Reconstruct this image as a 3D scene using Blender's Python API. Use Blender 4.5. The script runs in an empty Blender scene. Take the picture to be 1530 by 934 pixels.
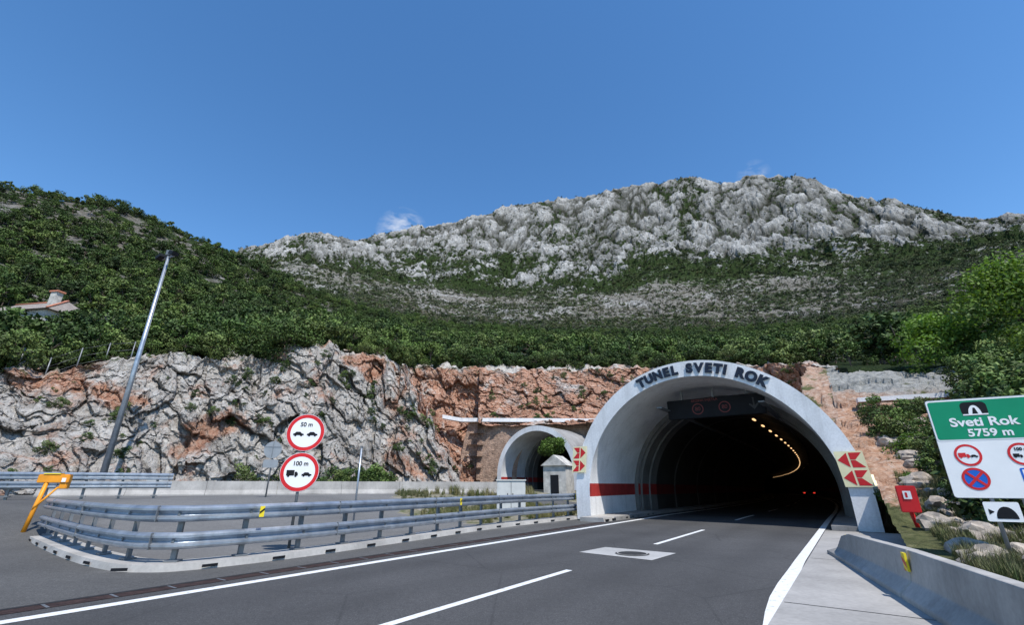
import bpy, bmesh, math, random
import numpy as np
from mathutils import Vector, Matrix
random.seed(7); rng=np.random.default_rng(11)
scene=bpy.context.scene
COL=bpy.context.collection
rad=math.radians

# ------------------------------------------------------------------ noise
def _h(ix,iy,iz,seed):
    n=(ix.astype(np.int64)*374761393+iy.astype(np.int64)*668265263+iz.astype(np.int64)*1274126177+seed*974711)&0xffffffff
    n=((n^(n>>13))*1103515245)&0xffffffff
    n=((n^(n>>16))*2246822519)&0xffffffff
    n=n^(n>>15)
    return (n&0xffffff)/float(0xffffff)
def vn(x,y,z,seed=0):
    ix,iy,iz=np.floor(x),np.floor(y),np.floor(z)
    fx,fy,fz=x-ix,y-iy,z-iz
    fx=fx*fx*(3-2*fx);fy=fy*fy*(3-2*fy);fz=fz*fz*(3-2*fz)
    r=0
    for a in (0,1):
        wa=fx if a else 1-fx
        for b in (0,1):
            wb=fy if b else 1-fy
            for c in (0,1):
                wc=fz if c else 1-fz
                r=r+wa*wb*wc*_h(ix+a,iy+b,iz+c,seed)
    return r*2-1
def fbm(x,y,z,o=4,seed=0,gain=.5):
    r=0;a=1;t=0
    for i in range(o):
        r=r+a*vn(x*2**i+i*17.3,y*2**i,z*2**i,seed+i);t+=a;a*=gain
    return r/t
def ridged(x,y,z,o=4,seed=0):
    r=0;a=1;t=0
    for i in range(o):
        r=r+a*(1-2*np.abs(vn(x*2**i+i*9.1,y*2**i,z*2**i,seed+i)));t+=a;a*=.5
    return r/t
def worley(x,y,z,seed=0):
    ix,iy,iz=np.floor(x),np.floor(y),np.floor(z)
    f1=np.full(x.shape,9.);f2=np.full(x.shape,9.);cid=np.zeros(x.shape)
    for a in(-1,0,1):
        for b in(-1,0,1):
            for c in(-1,0,1):
                cx,cy,cz=ix+a,iy+b,iz+c
                px=cx+_h(cx,cy,cz,seed);py=cy+_h(cx,cy,cz,seed+1);pz=cz+_h(cx,cy,cz,seed+2)
                d=np.sqrt((px-x)**2+(py-y)**2+(pz-z)**2)
                idr=_h(cx,cy,cz,seed+3)
                m=d<f1
                f2=np.where(m,f1,np.minimum(f2,d));cid=np.where(m,idr,cid);f1=np.where(m,d,f1)
    return f1,f2,cid
def sst(a,b,x):
    t=np.clip((x-a)/(b-a),0,1);return t*t*(3-2*t)

# ------------------------------------------------------------------ materials
def newmat(name):
    m=bpy.data.materials.new(name);m.use_nodes=True
    nt=m.node_tree;b=nt.nodes['Principled BSDF']
    return m,nt,b
def N(nt,t,**k):
    n=nt.nodes.new(t)
    for a,v in k.items():
        if a.startswith('i_'): n.inputs[a[2:].replace('_',' ')].default_value=v
        else: setattr(n,a,v)
    return n
def L(nt,a,b): nt.links.new(a,b)
def c4(c): return (c[0],c[1],c[2],1)
def noise(nt,scale,detail=4,rough=.55,vec=None,dist=0):
    n=N(nt,'ShaderNodeTexNoise');n.inputs['Scale'].default_value=scale;n.inputs['Detail'].default_value=detail
    n.inputs['Roughness'].default_value=rough;n.inputs['Distortion'].default_value=dist
    if vec is not None:L(nt,vec,n.inputs['Vector'])
    return n.outputs['Fac']
def ramp(nt,fac,stops):
    r=N(nt,'ShaderNodeValToRGB');e=r.color_ramp.elements
    while len(e)<len(stops):e.new(.5)
    for el,(p,c) in zip(e,stops):
        el.position=p;el.color=c4(c) if hasattr(c,'__len__') else (c,c,c,1)
    L(nt,fac,r.inputs['Fac']);return r.outputs['Color']
def mix(nt,fac,a,b,blend='MIX'):
    m=N(nt,'ShaderNodeMix',data_type='RGBA',blend_type=blend)
    for s,v in ((m.inputs[0],fac),(m.inputs[6],a),(m.inputs[7],b)):
        if hasattr(v,'is_linked') or hasattr(v,'links'):L(nt,v,s)
        elif hasattr(v,'__len__'):s.default_value=c4(v)
        else:s.default_value=v
    return m.outputs[2]
def mth(nt,op,a,b=0.):
    m=N(nt,'ShaderNodeMath',operation=op)
    for s,v in ((m.inputs[0],a),(m.inputs[1],b)):
        if hasattr(v,'links'):L(nt,v,s)
        else:s.default_value=v
    return m.outputs[0]
def pos(nt): return N(nt,'ShaderNodeNewGeometry').outputs['Position']
def attr(nt,name):
    a=N(nt,'ShaderNodeAttribute');a.attribute_name=name;return a.outputs['Fac']
def bump(nt,b,h,strength=.5,dist=.05):
    n=N(nt,'ShaderNodeBump');n.inputs['Strength'].default_value=strength;n.inputs['Distance'].default_value=dist
    L(nt,h,n.inputs['Height']);L(nt,n.outputs['Normal'],b.inputs['Normal'])
def mapping(nt,vec,scale):
    m=N(nt,'ShaderNodeMapping');m.inputs['Scale'].default_value=scale;L(nt,vec,m.inputs['Vector']);return m.outputs[0]

def simple(name,col,rough=.6,metal=0,var=.15,scale=3,bmp=0,spec=.3):
    m,nt,b=newmat(name);p=pos(nt)
    f=noise(nt,scale,4,.6,p)
    lo=tuple(c*(1-var) for c in col);hi=tuple(min(1,c*(1+var)) for c in col)
    L(nt,ramp(nt,f,[(.3,lo),(.7,hi)]),b.inputs['Base Color'])
    b.inputs['Roughness'].default_value=rough;b.inputs['Metallic'].default_value=metal
    b.inputs['Specular IOR Level'].default_value=spec
    if bmp:bump(nt,b,noise(nt,scale*8,4,.6,p),bmp,.01)
    return m
def emis(name,col,s):
    m,nt,b=newmat(name);b.inputs['Base Color'].default_value=c4([c*.3 for c in col]);b.inputs['Emission Color'].default_value=c4(col);b.inputs['Emission Strength'].default_value=s
    return m

def asphalt(name,base,tracks=False):
    m,nt,b=newmat(name);p=pos(nt)
    big=noise(nt,.22,5,.6,p,.4);fine=noise(nt,55,3,.7,p);mid=noise(nt,9,4,.7,p)
    c1=ramp(nt,big,[(.3,[x*.78 for x in base]),(.7,[x*1.22 for x in base])])
    c2=ramp(nt,fine,[(.3,.45),(.60,1.0),(.76,2.4)])
    c=mix(nt,1.,c1,c2,'MULTIPLY')
    c=mix(nt,.5,c,ramp(nt,mid,[(.3,.75),(.7,1.25)]),'MULTIPLY')
    v=N(nt,'ShaderNodeTexVoronoi',feature='DISTANCE_TO_EDGE');v.inputs['Scale'].default_value=.35
    wv=mix(nt,.12,p,N(nt,'ShaderNodeTexNoise').outputs['Color']);L(nt,wv,v.inputs['Vector'])
    crack=ramp(nt,v.outputs['Distance'],[(0,1.),(.006,0.)])
    c=mix(nt,mth(nt,'MULTIPLY',crack,.35),c,(.02,.02,.02))
    if tracks:
        a=attr(nt,'trk');c=mix(nt,mth(nt,'MULTIPLY',a,.4),c,[x*.5 for x in base])
    L(nt,c,b.inputs['Base Color']);b.inputs['Roughness'].default_value=.85;b.inputs['Specular IOR Level'].default_value=.25
    bump(nt,b,fine,.5,.008);return m
M_road=asphalt('asphalt_road',(.088,.087,.087),True)
def concrete(name,base,stain=.3,streak=True,vscale=.6):
    m,nt,b=newmat(name);p=pos(nt)
    f=noise(nt,vscale,6,.65,p);f2=noise(nt,14,4,.6,p)
    c=ramp(nt,f,[(.3,[x*(1-stain) for x in base]),(.65,[min(.85,x*1.08) for x in base])])
    c=mix(nt,.5,c,ramp(nt,f2,[(.3,.75),(.7,1.1)]),'MULTIPLY')
    if streak:
        s=noise(nt,1,5,.7,mapping(nt,p,(2.2,2.2,.12)))
        c=mix(nt,mth(nt,'MULTIPLY',ramp(nt,s,[(.5,0.),(.75,1.)]),.4),c,[x*.4 for x in base])
    L(nt,c,b.inputs['Base Color']);b.inputs['Roughness'].default_value=.85;b.inputs['Specular IOR Level'].default_value=.2
    bump(nt,b,f2,.25,.01);return m
M_conc=concrete('concrete_grey',(.32,.31,.295))
M_barr=concrete('concrete_barrier',(.44,.42,.39),.4)
M_shoulder=concrete('concrete_shoulder',(.38,.365,.345),.25,False)
M_patch=concrete('concrete_patch',(.46,.45,.43),.25,False)
M_white=concrete('white_portal_paint',(.80,.80,.79),.2,True,.4)
M_dark=concrete('tunnel_lining',(.055,.052,.048),.35)  # concrete colour lowered to paint in the darkness of the deep bore
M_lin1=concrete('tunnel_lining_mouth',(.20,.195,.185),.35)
M_redstripe=simple('red_stripe_paint',(.36,.035,.03),.6,0,.25,2)
M_redin=simple('red_stripe_shaded',(.13,.012,.012),.7,0,.25,2)  # same red stripe, darkened: the bore's shade is in the colour
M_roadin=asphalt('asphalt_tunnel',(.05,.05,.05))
def roadpaint():
    m,nt,b=newmat('road_marking_paint');p=pos(nt)
    f=noise(nt,9,6,.7,p);f2=noise(nt,60,3,.6,p)
    c=ramp(nt,f,[(.30,(.26,.26,.25)),(.40,(.70,.70,.68)),(.7,(.84,.84,.82))])
    c=mix(nt,.4,c,ramp(nt,f2,[(.3,.6),(.6,1.)]),'MULTIPLY')
    L(nt,c,b.inputs['Base Color']);b.inputs['Roughness'].default_value=.7;return m
M_paint=roadpaint()
def galv():
    m,nt,b=newmat('galvanised_steel');p=pos(nt)
    f=noise(nt,2.5,5,.6,p);s=noise(nt,1,4,.6,mapping(nt,p,(5,5,.6)))
    c=ramp(nt,f,[(.3,(.27,.31,.36)),(.7,(.47,.51,.56))])
    c=mix(nt,mth(nt,'MULTIPLY',ramp(nt,s,[(.5,0.),(.8,1.)]),.5),c,(.16,.16,.16))
    L(nt,c,b.inputs['Base Color']);b.inputs['Metallic'].default_value=.65
    b.inputs['Roughness'].default_value=.40;return m
M_galv=galv()
M_post=simple('steel_post',(.20,.21,.22),.5,.5,.25,4)
M_rust=simple('rusty_drain',(.045,.026,.022),.8,.2,.5,9,.3)
M_iron=simple('cast_iron',(.05,.048,.045),.6,.3,.3,20,.3)
M_blk=simple('black_paint',(.012,.013,.016),.6,0,.15,3,0,.15)
M_letter=simple('letter_blue_black',(.012,.018,.035),.45)
M_w=simple('white_sheet',(.80,.80,.80),.4,0,.04,2)
M_red=simple('red_sheet',(.60,.02,.025),.4,0,.1,2)
M_yel=simple('yellow_sheet',(.80,.62,.03),.4,0,.08,2)
M_pyel=simple('pale_yellow_sheet',(.82,.74,.45),.5,0,.1,2)
M_org=simple('orange_paint',(.75,.29,.02),.45,0,.15,3)
M_green=simple('green_sheet',(.0,.25,.12),.4,0,.06,2)
M_blue=simple('blue_sheet',(.01,.12,.52),.4,0,.06,2)
M_gback=simple('grey_sign_back',(.33,.34,.35),.45,.5,.1,3)
M_cab=simple('cabinet_paint',(.55,.56,.54),.5,0,.1,2)
M_glass=simple('dark_glass',(.02,.022,.025),.1,0,.1,2,0,.6)
M_car=simple('dark_car_paint',(.03,.03,.035),.3,.3,.1,2,0,.5)
M_rub=simple('tyre_rubber',(.02,.02,.02),.8)
def masonry():
    m,nt,b=newmat('stone_masonry');p=pos(nt)
    bt=N(nt,'ShaderNodeTexBrick');bt.inputs['Scale'].default_value=1.;bt.inputs['Brick Width'].default_value=.7;bt.inputs['Row Height'].default_value=.28;bt.inputs['Mortar Size'].default_value=.012
    bt.inputs['Color1'].default_value=(.40,.27,.20,1);bt.inputs['Color2'].default_value=(.34,.235,.175,1);bt.inputs['Mortar'].default_value=(.24,.16,.12,1)
    sx=N(nt,'ShaderNodeSeparateXYZ');L(nt,mix(nt,.1,p,N(nt,'ShaderNodeTexNoise').outputs['Color']),sx.inputs[0]);cb=N(nt,'ShaderNodeCombineXYZ');L(nt,sx.outputs[0],cb.inputs[0]);L(nt,sx.outputs[2],cb.inputs[1]);L(nt,cb.outputs[0],bt.inputs['Vector'])
    c=mix(nt,.9,bt.outputs['Color'],ramp(nt,noise(nt,1.1,6,.75,p),[(.3,.3),(.7,1.5)]),'MULTIPLY')
    L(nt,c,b.inputs['Base Color']);b.inputs['Roughness'].default_value=.9;bump(nt,b,noise(nt,3,5,.7,p),1.,.25);return m
M_brk=masonry()

def leafmat(name,c1,c2,c3,trans=0.):
    m,nt,b=newmat(name)
    oi=N(nt,'ShaderNodeObjectInfo').outputs['Random'];lv=attr(nt,'lv')
    c=ramp(nt,oi,[(0,c1),(.5,c2),(1,c3)])
    big=noise(nt,.035,3,.7,pos(nt))
    c=mix(nt,.8,c,ramp(nt,big,[(.35,(.50,.56,.62)),(.65,(1.3,1.22,1.05))]),'MULTIPLY')
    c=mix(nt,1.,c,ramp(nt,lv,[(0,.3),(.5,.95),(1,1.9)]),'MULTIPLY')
    L(nt,c,b.inputs['Base Color']);b.inputs['Roughness'].default_value=.6;b.inputs['Specular IOR Level'].default_value=.2
    if trans:
        t=N(nt,'ShaderNodeBsdfTranslucent');L(nt,mix(nt,1.,c,(1.2,1.35,.5),'MULTIPLY'),t.inputs['Color'])
        ms=N(nt,'ShaderNodeMixShader');ms.inputs[0].default_value=trans
        L(nt,b.outputs[0],ms.inputs[1]);L(nt,t.outputs[0],ms.inputs[2]);L(nt,ms.outputs[0],nt.nodes['Material Output'].inputs['Surface'])
    return m
M_leaf=leafmat('leaf_green',(.038,.064,.020),(.068,.112,.026),(.110,.145,.045))
M_leafn=leafmat('leaf_green_near',(.06,.11,.02),(.085,.15,.028),(.12,.17,.04),.3)
M_leafdull=leafmat('leaf_dull',(.035,.052,.022),(.060,.082,.030),(.10,.11,.052))
M_dry=leafmat('dry_scrub',(.15,.13,.11),(.21,.19,.155),(.12,.12,.07))
M_grass=leafmat('grass_blades',(.10,.13,.04),(.16,.16,.07),(.25,.22,.11))
M_bark=simple('bark',(.13,.10,.08),.9,0,.3,6)

# ------------------------------------------------------------------ builders
def link(o,parent=None,col=None):
    (col or COL).objects.link(o)
    if parent:o.parent=parent
    return o
def empty(name,loc=(0,0,0)):
    o=bpy.data.objects.new(name,None);COL.objects.link(o);return o
def mesh(name,V,F,mat,parent=None,smooth=False,col=None,mats=None,mi=None):
    me=bpy.data.meshes.new(name);me.from_pydata([tuple(v) for v in V],[],F)
    for m in (mats or [mat]):me.materials.append(m)
    if mi:me.polygons.foreach_set('material_index',mi)
    if smooth:me.polygons.foreach_set('use_smooth',[True]*len(me.polygons))
    me.update();o=bpy.data.objects.new(name,me);link(o,parent,col);return o
def fixn(o):
    bm=bmesh.new();bm.from_mesh(o.data);bmesh.ops.recalc_face_normals(bm,faces=bm.faces);bm.to_mesh(o.data);bm.free();return o
def gridmesh(name,X,Y,Z,mat,attrs={},smooth=True,keep=None):
    r,c=X.shape;V=np.stack([X,Y,Z],-1).reshape(-1,3).astype(np.float32)
    i=np.arange(r*c).reshape(r,c)
    Q=np.stack([i[:-1,:-1],i[:-1,1:],i[1:,1:],i[1:,:-1]],-1).reshape(-1,4)
    if keep is not None:Q=Q[keep.reshape(-1)]
    me=bpy.data.meshes.new(name);me.vertices.add(len(V));me.vertices.foreach_set('co',V.ravel())
    me.loops.add(Q.size);me.polygons.add(len(Q));me.loops.foreach_set('vertex_index',Q.ravel().astype(np.int32))
    me.polygons.foreach_set('loop_start',np.arange(0,Q.size,4,dtype=np.int32))
    me.update(calc_edges=True)
    me.polygons.foreach_set('use_smooth',np.full(len(Q),smooth))
    for k,v in attrs.items():
        a=me.attributes.new(k,'FLOAT','POINT');a.data.foreach_set('value',v.ravel().astype(np.float32))
    me.materials.append(mat);o=bpy.data.objects.new(name,me);COL.objects.link(o);return o
def box(name,c,size,mat,parent=None,ax=None,bev=0,tilt=None):
    sx,sy,sz=[s/2 for s in size]
    bm=bmesh.new();bmesh.ops.create_cube(bm,size=1)
    for v in bm.verts:v.co=Vector((v.co.x*sx*2,v.co.y*sy*2,v.co.z*sz*2))
    if bev:bmesh.ops.bevel(bm,geom=bm.edges[:],offset=bev,segments=2,affect='EDGES')
    a=math.atan2(ax[1],ax[0]) if ax else 0
    R=Matrix.Rotation(a,4,'Z')
    if tilt:R=R@Matrix.Rotation(tilt,4,'Y')
    bmesh.ops.transform(bm,matrix=Matrix.Translation(c)@R,verts=bm.verts)
    me=bpy.data.meshes.new(name);bm.to_mesh(me);bm.free();me.materials.append(mat)
    o=bpy.data.objects.new(name,me);link(o,parent);return o
def tube(name,p0,p1,r0,r1,mat,parent=None,n=14):
    p0,p1=Vector(p0),Vector(p1);d=(p1-p0).normalized()
    a=d.orthogonal().normalized();b=d.cross(a);V=[];F=[]
    for p,r in((p0,r0),(p1,r1)):
        for i in range(n):
            t=2*math.pi*i/n;V.append(p+a*math.cos(t)*r+b*math.sin(t)*r)
    for i in range(n):F.append((i,(i+1)%n,n+(i+1)%n,n+i))
    F.append(tuple(range(n-1,-1,-1)));F.append(tuple(range(n,2*n)))
    return mesh(name,V,F,mat,parent,True)
def sweep(name,path,prof,mat,parent=None,closed=True,smooth=False,caps=True):
    P=[Vector(p) for p in path];n=len(prof);V=[];F=[]
    for i,p in enumerate(P):
        t=(P[min(i+1,len(P)-1)]-P[max(i-1,0)]);t.z=0;t.normalize();r=Vector((t.y,-t.x,0))
        for a,h in prof:V.append(p+r*a+Vector((0,0,h)))
    m=n if closed else n-1
    for i in range(len(P)-1):
        for j in range(m):
            k=(j+1)%n;F.append((i*n+j,i*n+k,(i+1)*n+k,(i+1)*n+j))
    if caps and closed:
        F.append(tuple(range(n)));F.append(tuple(range((len(P)-1)*n,len(P)*n))[::-1])
    return fixn(mesh(name,V,F,mat,parent,smooth))
class Fr:
    """flat panel frame: origin, right vector, up vector"""
    def __init__(s,o,r,u=(0,0,1)):
        s.o=Vector(o);s.r=Vector(r).normalized();s.u=Vector(u).normalized();s.n=s.r.cross(s.u).normalized()
    def p(s,x,y,z=0):return s.o+s.r*x+s.u*y+s.n*z
    def poly(s,name,pts,mat,z,parent):
        return mesh(name,[s.p(x,y,z) for x,y in pts],[tuple(range(len(pts)))],mat,parent)
    def plate(s,name,pts,mat,z0,z1,parent):
        n=len(pts);V=[s.p(x,y,z0) for x,y in pts]+[s.p(x,y,z1) for x,y in pts]
        F=[tuple(range(n))[::-1],tuple(range(n,2*n))]+[(i,(i+1)%n,n+(i+1)%n,n+i) for i in range(n)]
        return mesh(name,V,F,mat,parent)
    def disc(s,name,cx,cy,r,mat,z,parent,n=40):
        return s.poly(name,[(cx+r*math.cos(2*math.pi*i/n),cy+r*math.sin(2*math.pi*i/n)) for i in range(n)],mat,z,parent)
    def ring(s,name,cx,cy,r0,r1,mat,z,parent,n=48):
        V=[];F=[]
        for i in range(n):
            a=2*math.pi*i/n
            for r in(r0,r1):V.append(s.p(cx+r*math.cos(a),cy+r*math.sin(a),z))
        for i in range(n):
            j=(i+1)%n;F.append((2*i,2*i+1,2*j+1,2*j))
        return mesh(name,V,F,mat,parent)
    def text(s,name,txt,cx,cy,size,mat,z,parent,bold=0.,align='CENTER',sx=1.,rot=0.):
        cu=bpy.data.curves.new(name,'FONT');cu.body=txt;cu.size=size;cu.align_x=align;cu.align_y='CENTER'
        cu.offset=bold;cu.extrude=.002;cu.materials.append(mat)
        o=bpy.data.objects.new(name,cu);link(o,parent)
        M=Matrix(((s.r.x,s.u.x,s.n.x,0),(s.r.y,s.u.y,s.n.y,0),(s.r.z,s.u.z,s.n.z,0),(0,0,0,1)))
        o.matrix_world=Matrix.Translation(s.p(cx,cy,z))@M@Matrix.Rotation(rot,4,'Z')@Matrix.Diagonal((sx,1,1,1))
        return o
def rrect(w,h,r,cx=0,cy=0,n=5):
    P=[]
    for (x,y,a0) in((w/2-r,h/2-r,0),(-w/2+r,h/2-r,90),(-w/2+r,-h/2+r,180),(w/2-r,-h/2+r,270)):
        for i in range(n+1):
            a=rad(a0+90*i/n);P.append((cx+x+r*math.cos(a),cy+y+r*math.sin(a)))
    return P

# ------------------------------------------------------------------ road frame
C0=Vector((7.9,21.0,0));D0=Vector((.574,.819,0)).normalized();W0=Vector((D0.y,-D0.x,0))
RT=620.
def path(s,w=0,z=0):
    """point on the motorway: s along travel from the portal, w to the right"""
    zz=-.008*max(0,s-6)
    if s<=12:return C0+D0*s+W0*w+Vector((0,0,z+zz))
    a=(s-12)/RT
    c=C0+D0*12-W0*RT+ (W0*math.cos(a)+D0*math.sin(a))*RT
    wr=W0*math.cos(a)+D0*math.sin(a)
    return c+wr*w+Vector((0,0,z+zz))
def sw(x,y):
    return (x-C0.x)*D0.x+(y-C0.y)*D0.y,(x-C0.x)*W0.x+(y-C0.y)*W0.y

# ------------------------------------------------------------------ terrain survey: sight lines (plate units, focal 680) -> azimuth, elevation slope
TH=math.atan(258/680.);CT,ST=math.cos(TH),math.sin(TH)
def ray(u,v):
    dx=(u-765)/680;dy=(467-v)/680
    return dx,CT-dy*ST,ST+dy*CT
def curve(l):
    A=[];E=[]
    for u,v in l:
        x,y,z=ray(u,v);A.append(math.degrees(math.atan2(x,y)));E.append(z/math.hypot(x,y))
    i=np.argsort(A);return np.array(A)[i],np.array(E)[i]
cur={
'top':[(-150,560),(0,558),(60,556),(100,552),(150,540),(200,530),(260,528),(330,532),(400,540),(430,520),(450,512),(520,526),(560,534),(600,549),(700,552),(850,555),(950,552),(1100,548),(1250,550),(1400,548),(1530,540),(1700,535)],
'sky':[(200,420),(300,400),(340,386),(360,375),(400,366),(455,352),(480,354),(530,366),(560,358),(600,354),(620,347),(660,341),(700,328),(740,320),(760,314),(800,305),(850,304),(870,300),(900,295),(950,280),(990,278),(1010,271),(1040,272),(1060,278),(1100,277),(1120,268),(1150,274),(1190,268),(1220,273),(1240,288),(1290,302),(1330,306),(1380,320),(1420,324),(1470,328),(1530,329),(1700,336)],
'r100':[(-150,480),(0,490),(200,488),(310,492),(365,495),(450,497),(560,512),(700,528),(850,535),(1000,538),(1150,538),(1300,532),(1450,515),(1530,495),(1700,470)],
'r160':[(-150,380),(0,395),(200,420),(310,445),(365,460),(450,480),(560,500),(700,515),(850,522),(1000,525),(1150,522),(1300,512),(1450,485),(1530,465),(1700,440)],
'r240':[(-150,262),(0,280),(100,300),(180,314),(250,342),(310,367),(365,395),(450,437),(500,455),(560,474),(620,490),(700,500),(850,508),(1000,510),(1150,505),(1300,495),(1450,465),(1530,440),(1700,410)],
'r320':[(-150,300),(0,310),(180,350),(310,395),(365,410),(450,442),(560,470),(700,490),(850,496),(1000,498),(1150,493),(1300,480),(1450,448),(1530,420),(1700,395)],
'r450':[(-150,340),(0,350),(180,385),(310,410),(365,418),(450,430),(560,452),(700,470),(850,474),(1000,474),(1150,469),(1300,456),(1450,428),(1530,402),(1700,380)],
'r620':[(0,380),(310,420),(365,412),(450,405),(560,420),(700,436),(850,434),(1000,430),(1150,422),(1300,415),(1450,396),(1530,378),(1700,360)],
'r800':[(0,400),(310,415),(365,395),(450,378),(560,388),(700,386),(850,372),(1000,362),(1150,358),(1300,363),(1450,362),(1530,355),(1700,345)]}
CU={k:curve(v) for k,v in cur.items()}
def ce(k,az):return np.interp(az,*CU[k])
RTA=np.array([-64,-47,-39,-24,-16,-13,0,20,34,37,46,68.]);RTR=np.array([48,52,53,55,58,70,75,72,60,44,42,40.])
def hill_z(az,r,full=False):
    R=[np.interp(az,RTA,RTR)]+[np.full(az.shape,float(x)) for x in(100,160,240,320,450,620,800,950,1120,1450)]
    sk=ce('sky',az)
    E=[ce('top',az),ce('r100',az),ce('r160',az),ce('r240',az),ce('r320',az),ce('r450',az),ce('r620',az),ce('r800',az),sk,sk*.96,sk*.7]
    e=E[0]+0*r
    for k in range(len(R)-1):
        e=e+np.clip((r-R[k])/(R[k+1]-R[k]),0,1)*(E[k+1]-E[k])
    z=1.55+r*e-4.5*np.clip((R[0]-r)/4,0,1)
    a=np.radians(az);x=r*np.sin(a);y=r*np.cos(a);o=np.zeros_like(x)
    nr=sst(62,120,r)
    z=z+nr*1.3*fbm(x/14,y/14,o,4,5)+sst(260,420,r)*5*fbm(x/55,y/55,o,4,8)
    rw=r+130*fbm(x/110,y/110,o,3,23)
    k=sst(590,720,rw)
    wx=x+12*fbm(x/22,y/22,o,4,24);wy=y+12*fbm(x/22+5,y/22,o,4,25)
    f1,f2,c1=worley(wx/42,wy/34,o,31);g1,g2,c2=worley(wx/15,wy/11,o,41);h1,h2,c3=worley(wx/5.5,wy/4.5,o,51)
    e1=np.clip((f2-f1)*2.6,0,1);e2=np.clip((g2-g1)*2.4,0,1)
    body=26*ridged(x/140,y/140,o,4,33)+18*(c1-.5)*1.+10*(e1-.6)+11*(c2-.5)+5*(e2-.6)+4.6*(c3-.5)+3.0*vn(x/3,y/3,o,57)
    edge=sst(880,960,r)
    z=z+k*body*(.88-.3*edge)
    k2=sst(300,360,r)*(1-k)
    z=z+k2*(2.6*np.clip(ridged(x/16,y/16,o,3,61)-.1,0,1)+1.8*(c2-.5))
    if full:
        crev=np.clip((1-e1)*.75+(1-e2)*.55+(.5-c1)*.5+(.5-c2)*.5,0,1.5)
        return z,crev,rw,k
    return z
def hp(az,r):
    a=np.radians(az);return r*np.sin(a),r*np.cos(a)

def hillmat():
    m,nt,b=newmat('mountain_limestone_scrub');p=pos(nt)
    veg=attr(nt,'veg');rk=attr(nt,'rock');cv=attr(nt,'crev')
    f2=noise(nt,.45,6,.74,p);f3=noise(nt,.12,6,.75,mapping(nt,p,(1,1,.6)),.6)
    rock=ramp(nt,f3,[(.30,(.14,.137,.13)),(.42,(.31,.305,.29)),(.55,(.47,.46,.44)),(.75,(.60,.59,.565))])
    rock=mix(nt,.9,rock,ramp(nt,f2,[(.32,.22),(.46,.95),(.72,1.25)]),'MULTIPLY')
    rock=mix(nt,mth(nt,'MULTIPLY',cv,.85),rock,(.055,.055,.042))  # crevices darkened for scrub and for shade painted into the rock colour
    soil=ramp(nt,f2,[(.3,(.085,.080,.058)),(.5,(.18,.165,.135)),(.62,(.29,.275,.25)),(.70,(.48,.47,.45))])
    gr=ramp(nt,f2,[(.3,(.018,.030,.010)),(.6,(.042,.066,.02)),(.8,(.09,.115,.045))])
    base=mix(nt,rk,soil,rock)
    t=mth(nt,'ADD',mth(nt,'MULTIPLY',mth(nt,'SUBTRACT',noise(nt,.11,7,.76,p,.5),.5),4.4),veg)
    g=ramp(nt,t,[(.47,0.),(.57,1.)])
    L(nt,mix(nt,g,base,gr),b.inputs['Base Color']);b.inputs['Roughness'].default_value=.95;b.inputs['Specular IOR Level'].default_value=.1
    bump(nt,b,f2,1.,3.0);return m
M_hill=hillmat()
def vegden(az,r,rw=None,crev=None):
    a=np.radians(az);x=r*np.sin(a);y=r*np.cos(a);o=np.zeros_like(x)
    n=fbm(x/70,y/70,o,5,77)
    rv=r+80*fbm(x/130,y/130,o,3,78)
    v=np.full(az.shape,.85)-.25*sst(150,230,r)*(az<-20)
    v=v-.48*sst(330,430,rv)*(1-sst(570,650,rv))*(1-sst(28,44,az)*.7)*sst(-26,-12,az)
    if rw is None:rw=r+130*fbm(x/110,y/110,o,3,23)
    v=np.where(rw>620,np.minimum(v,.74-.95*sst(650,860,rw)+.12*sst(35,50,az)),v)
    v=v+n*.65
    if crev is not None:v=v+(crev-.40)*.85*sst(600,700,rw)
    return v
azs=np.linspace(-64,68,1150)
rr=np.concatenate([np.geomspace(40,300,120),np.linspace(304,600,90),np.linspace(602,985,220),np.linspace(995,1450,30)])
AZ,T=np.meshgrid(azs,rr)
R0=np.interp(AZ,RTA,RTR)
RS=R0+np.interp(AZ,[34.5,36.],[2.5,-4])
RR=np.where(T<100,RS+(T-40)/60*(104-RS),T)
HZ,crev,rw,kk=hill_z(AZ,RR,True);a=np.radians(AZ)
vd=vegden(AZ,RR,rw,crev);rk=kk*.95+.08+.55*sst(.10,.32,fbm(RR*np.sin(a)/30,RR*np.cos(a)/18,AZ*0,4,3))
rk=np.clip(rk,0,1)
gridmesh('mountain_terrain',RR*np.sin(a),RR*np.cos(a),HZ,M_hill,{'veg':vd,'rock':rk,'crev':crev*kk},smooth=False)

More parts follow.
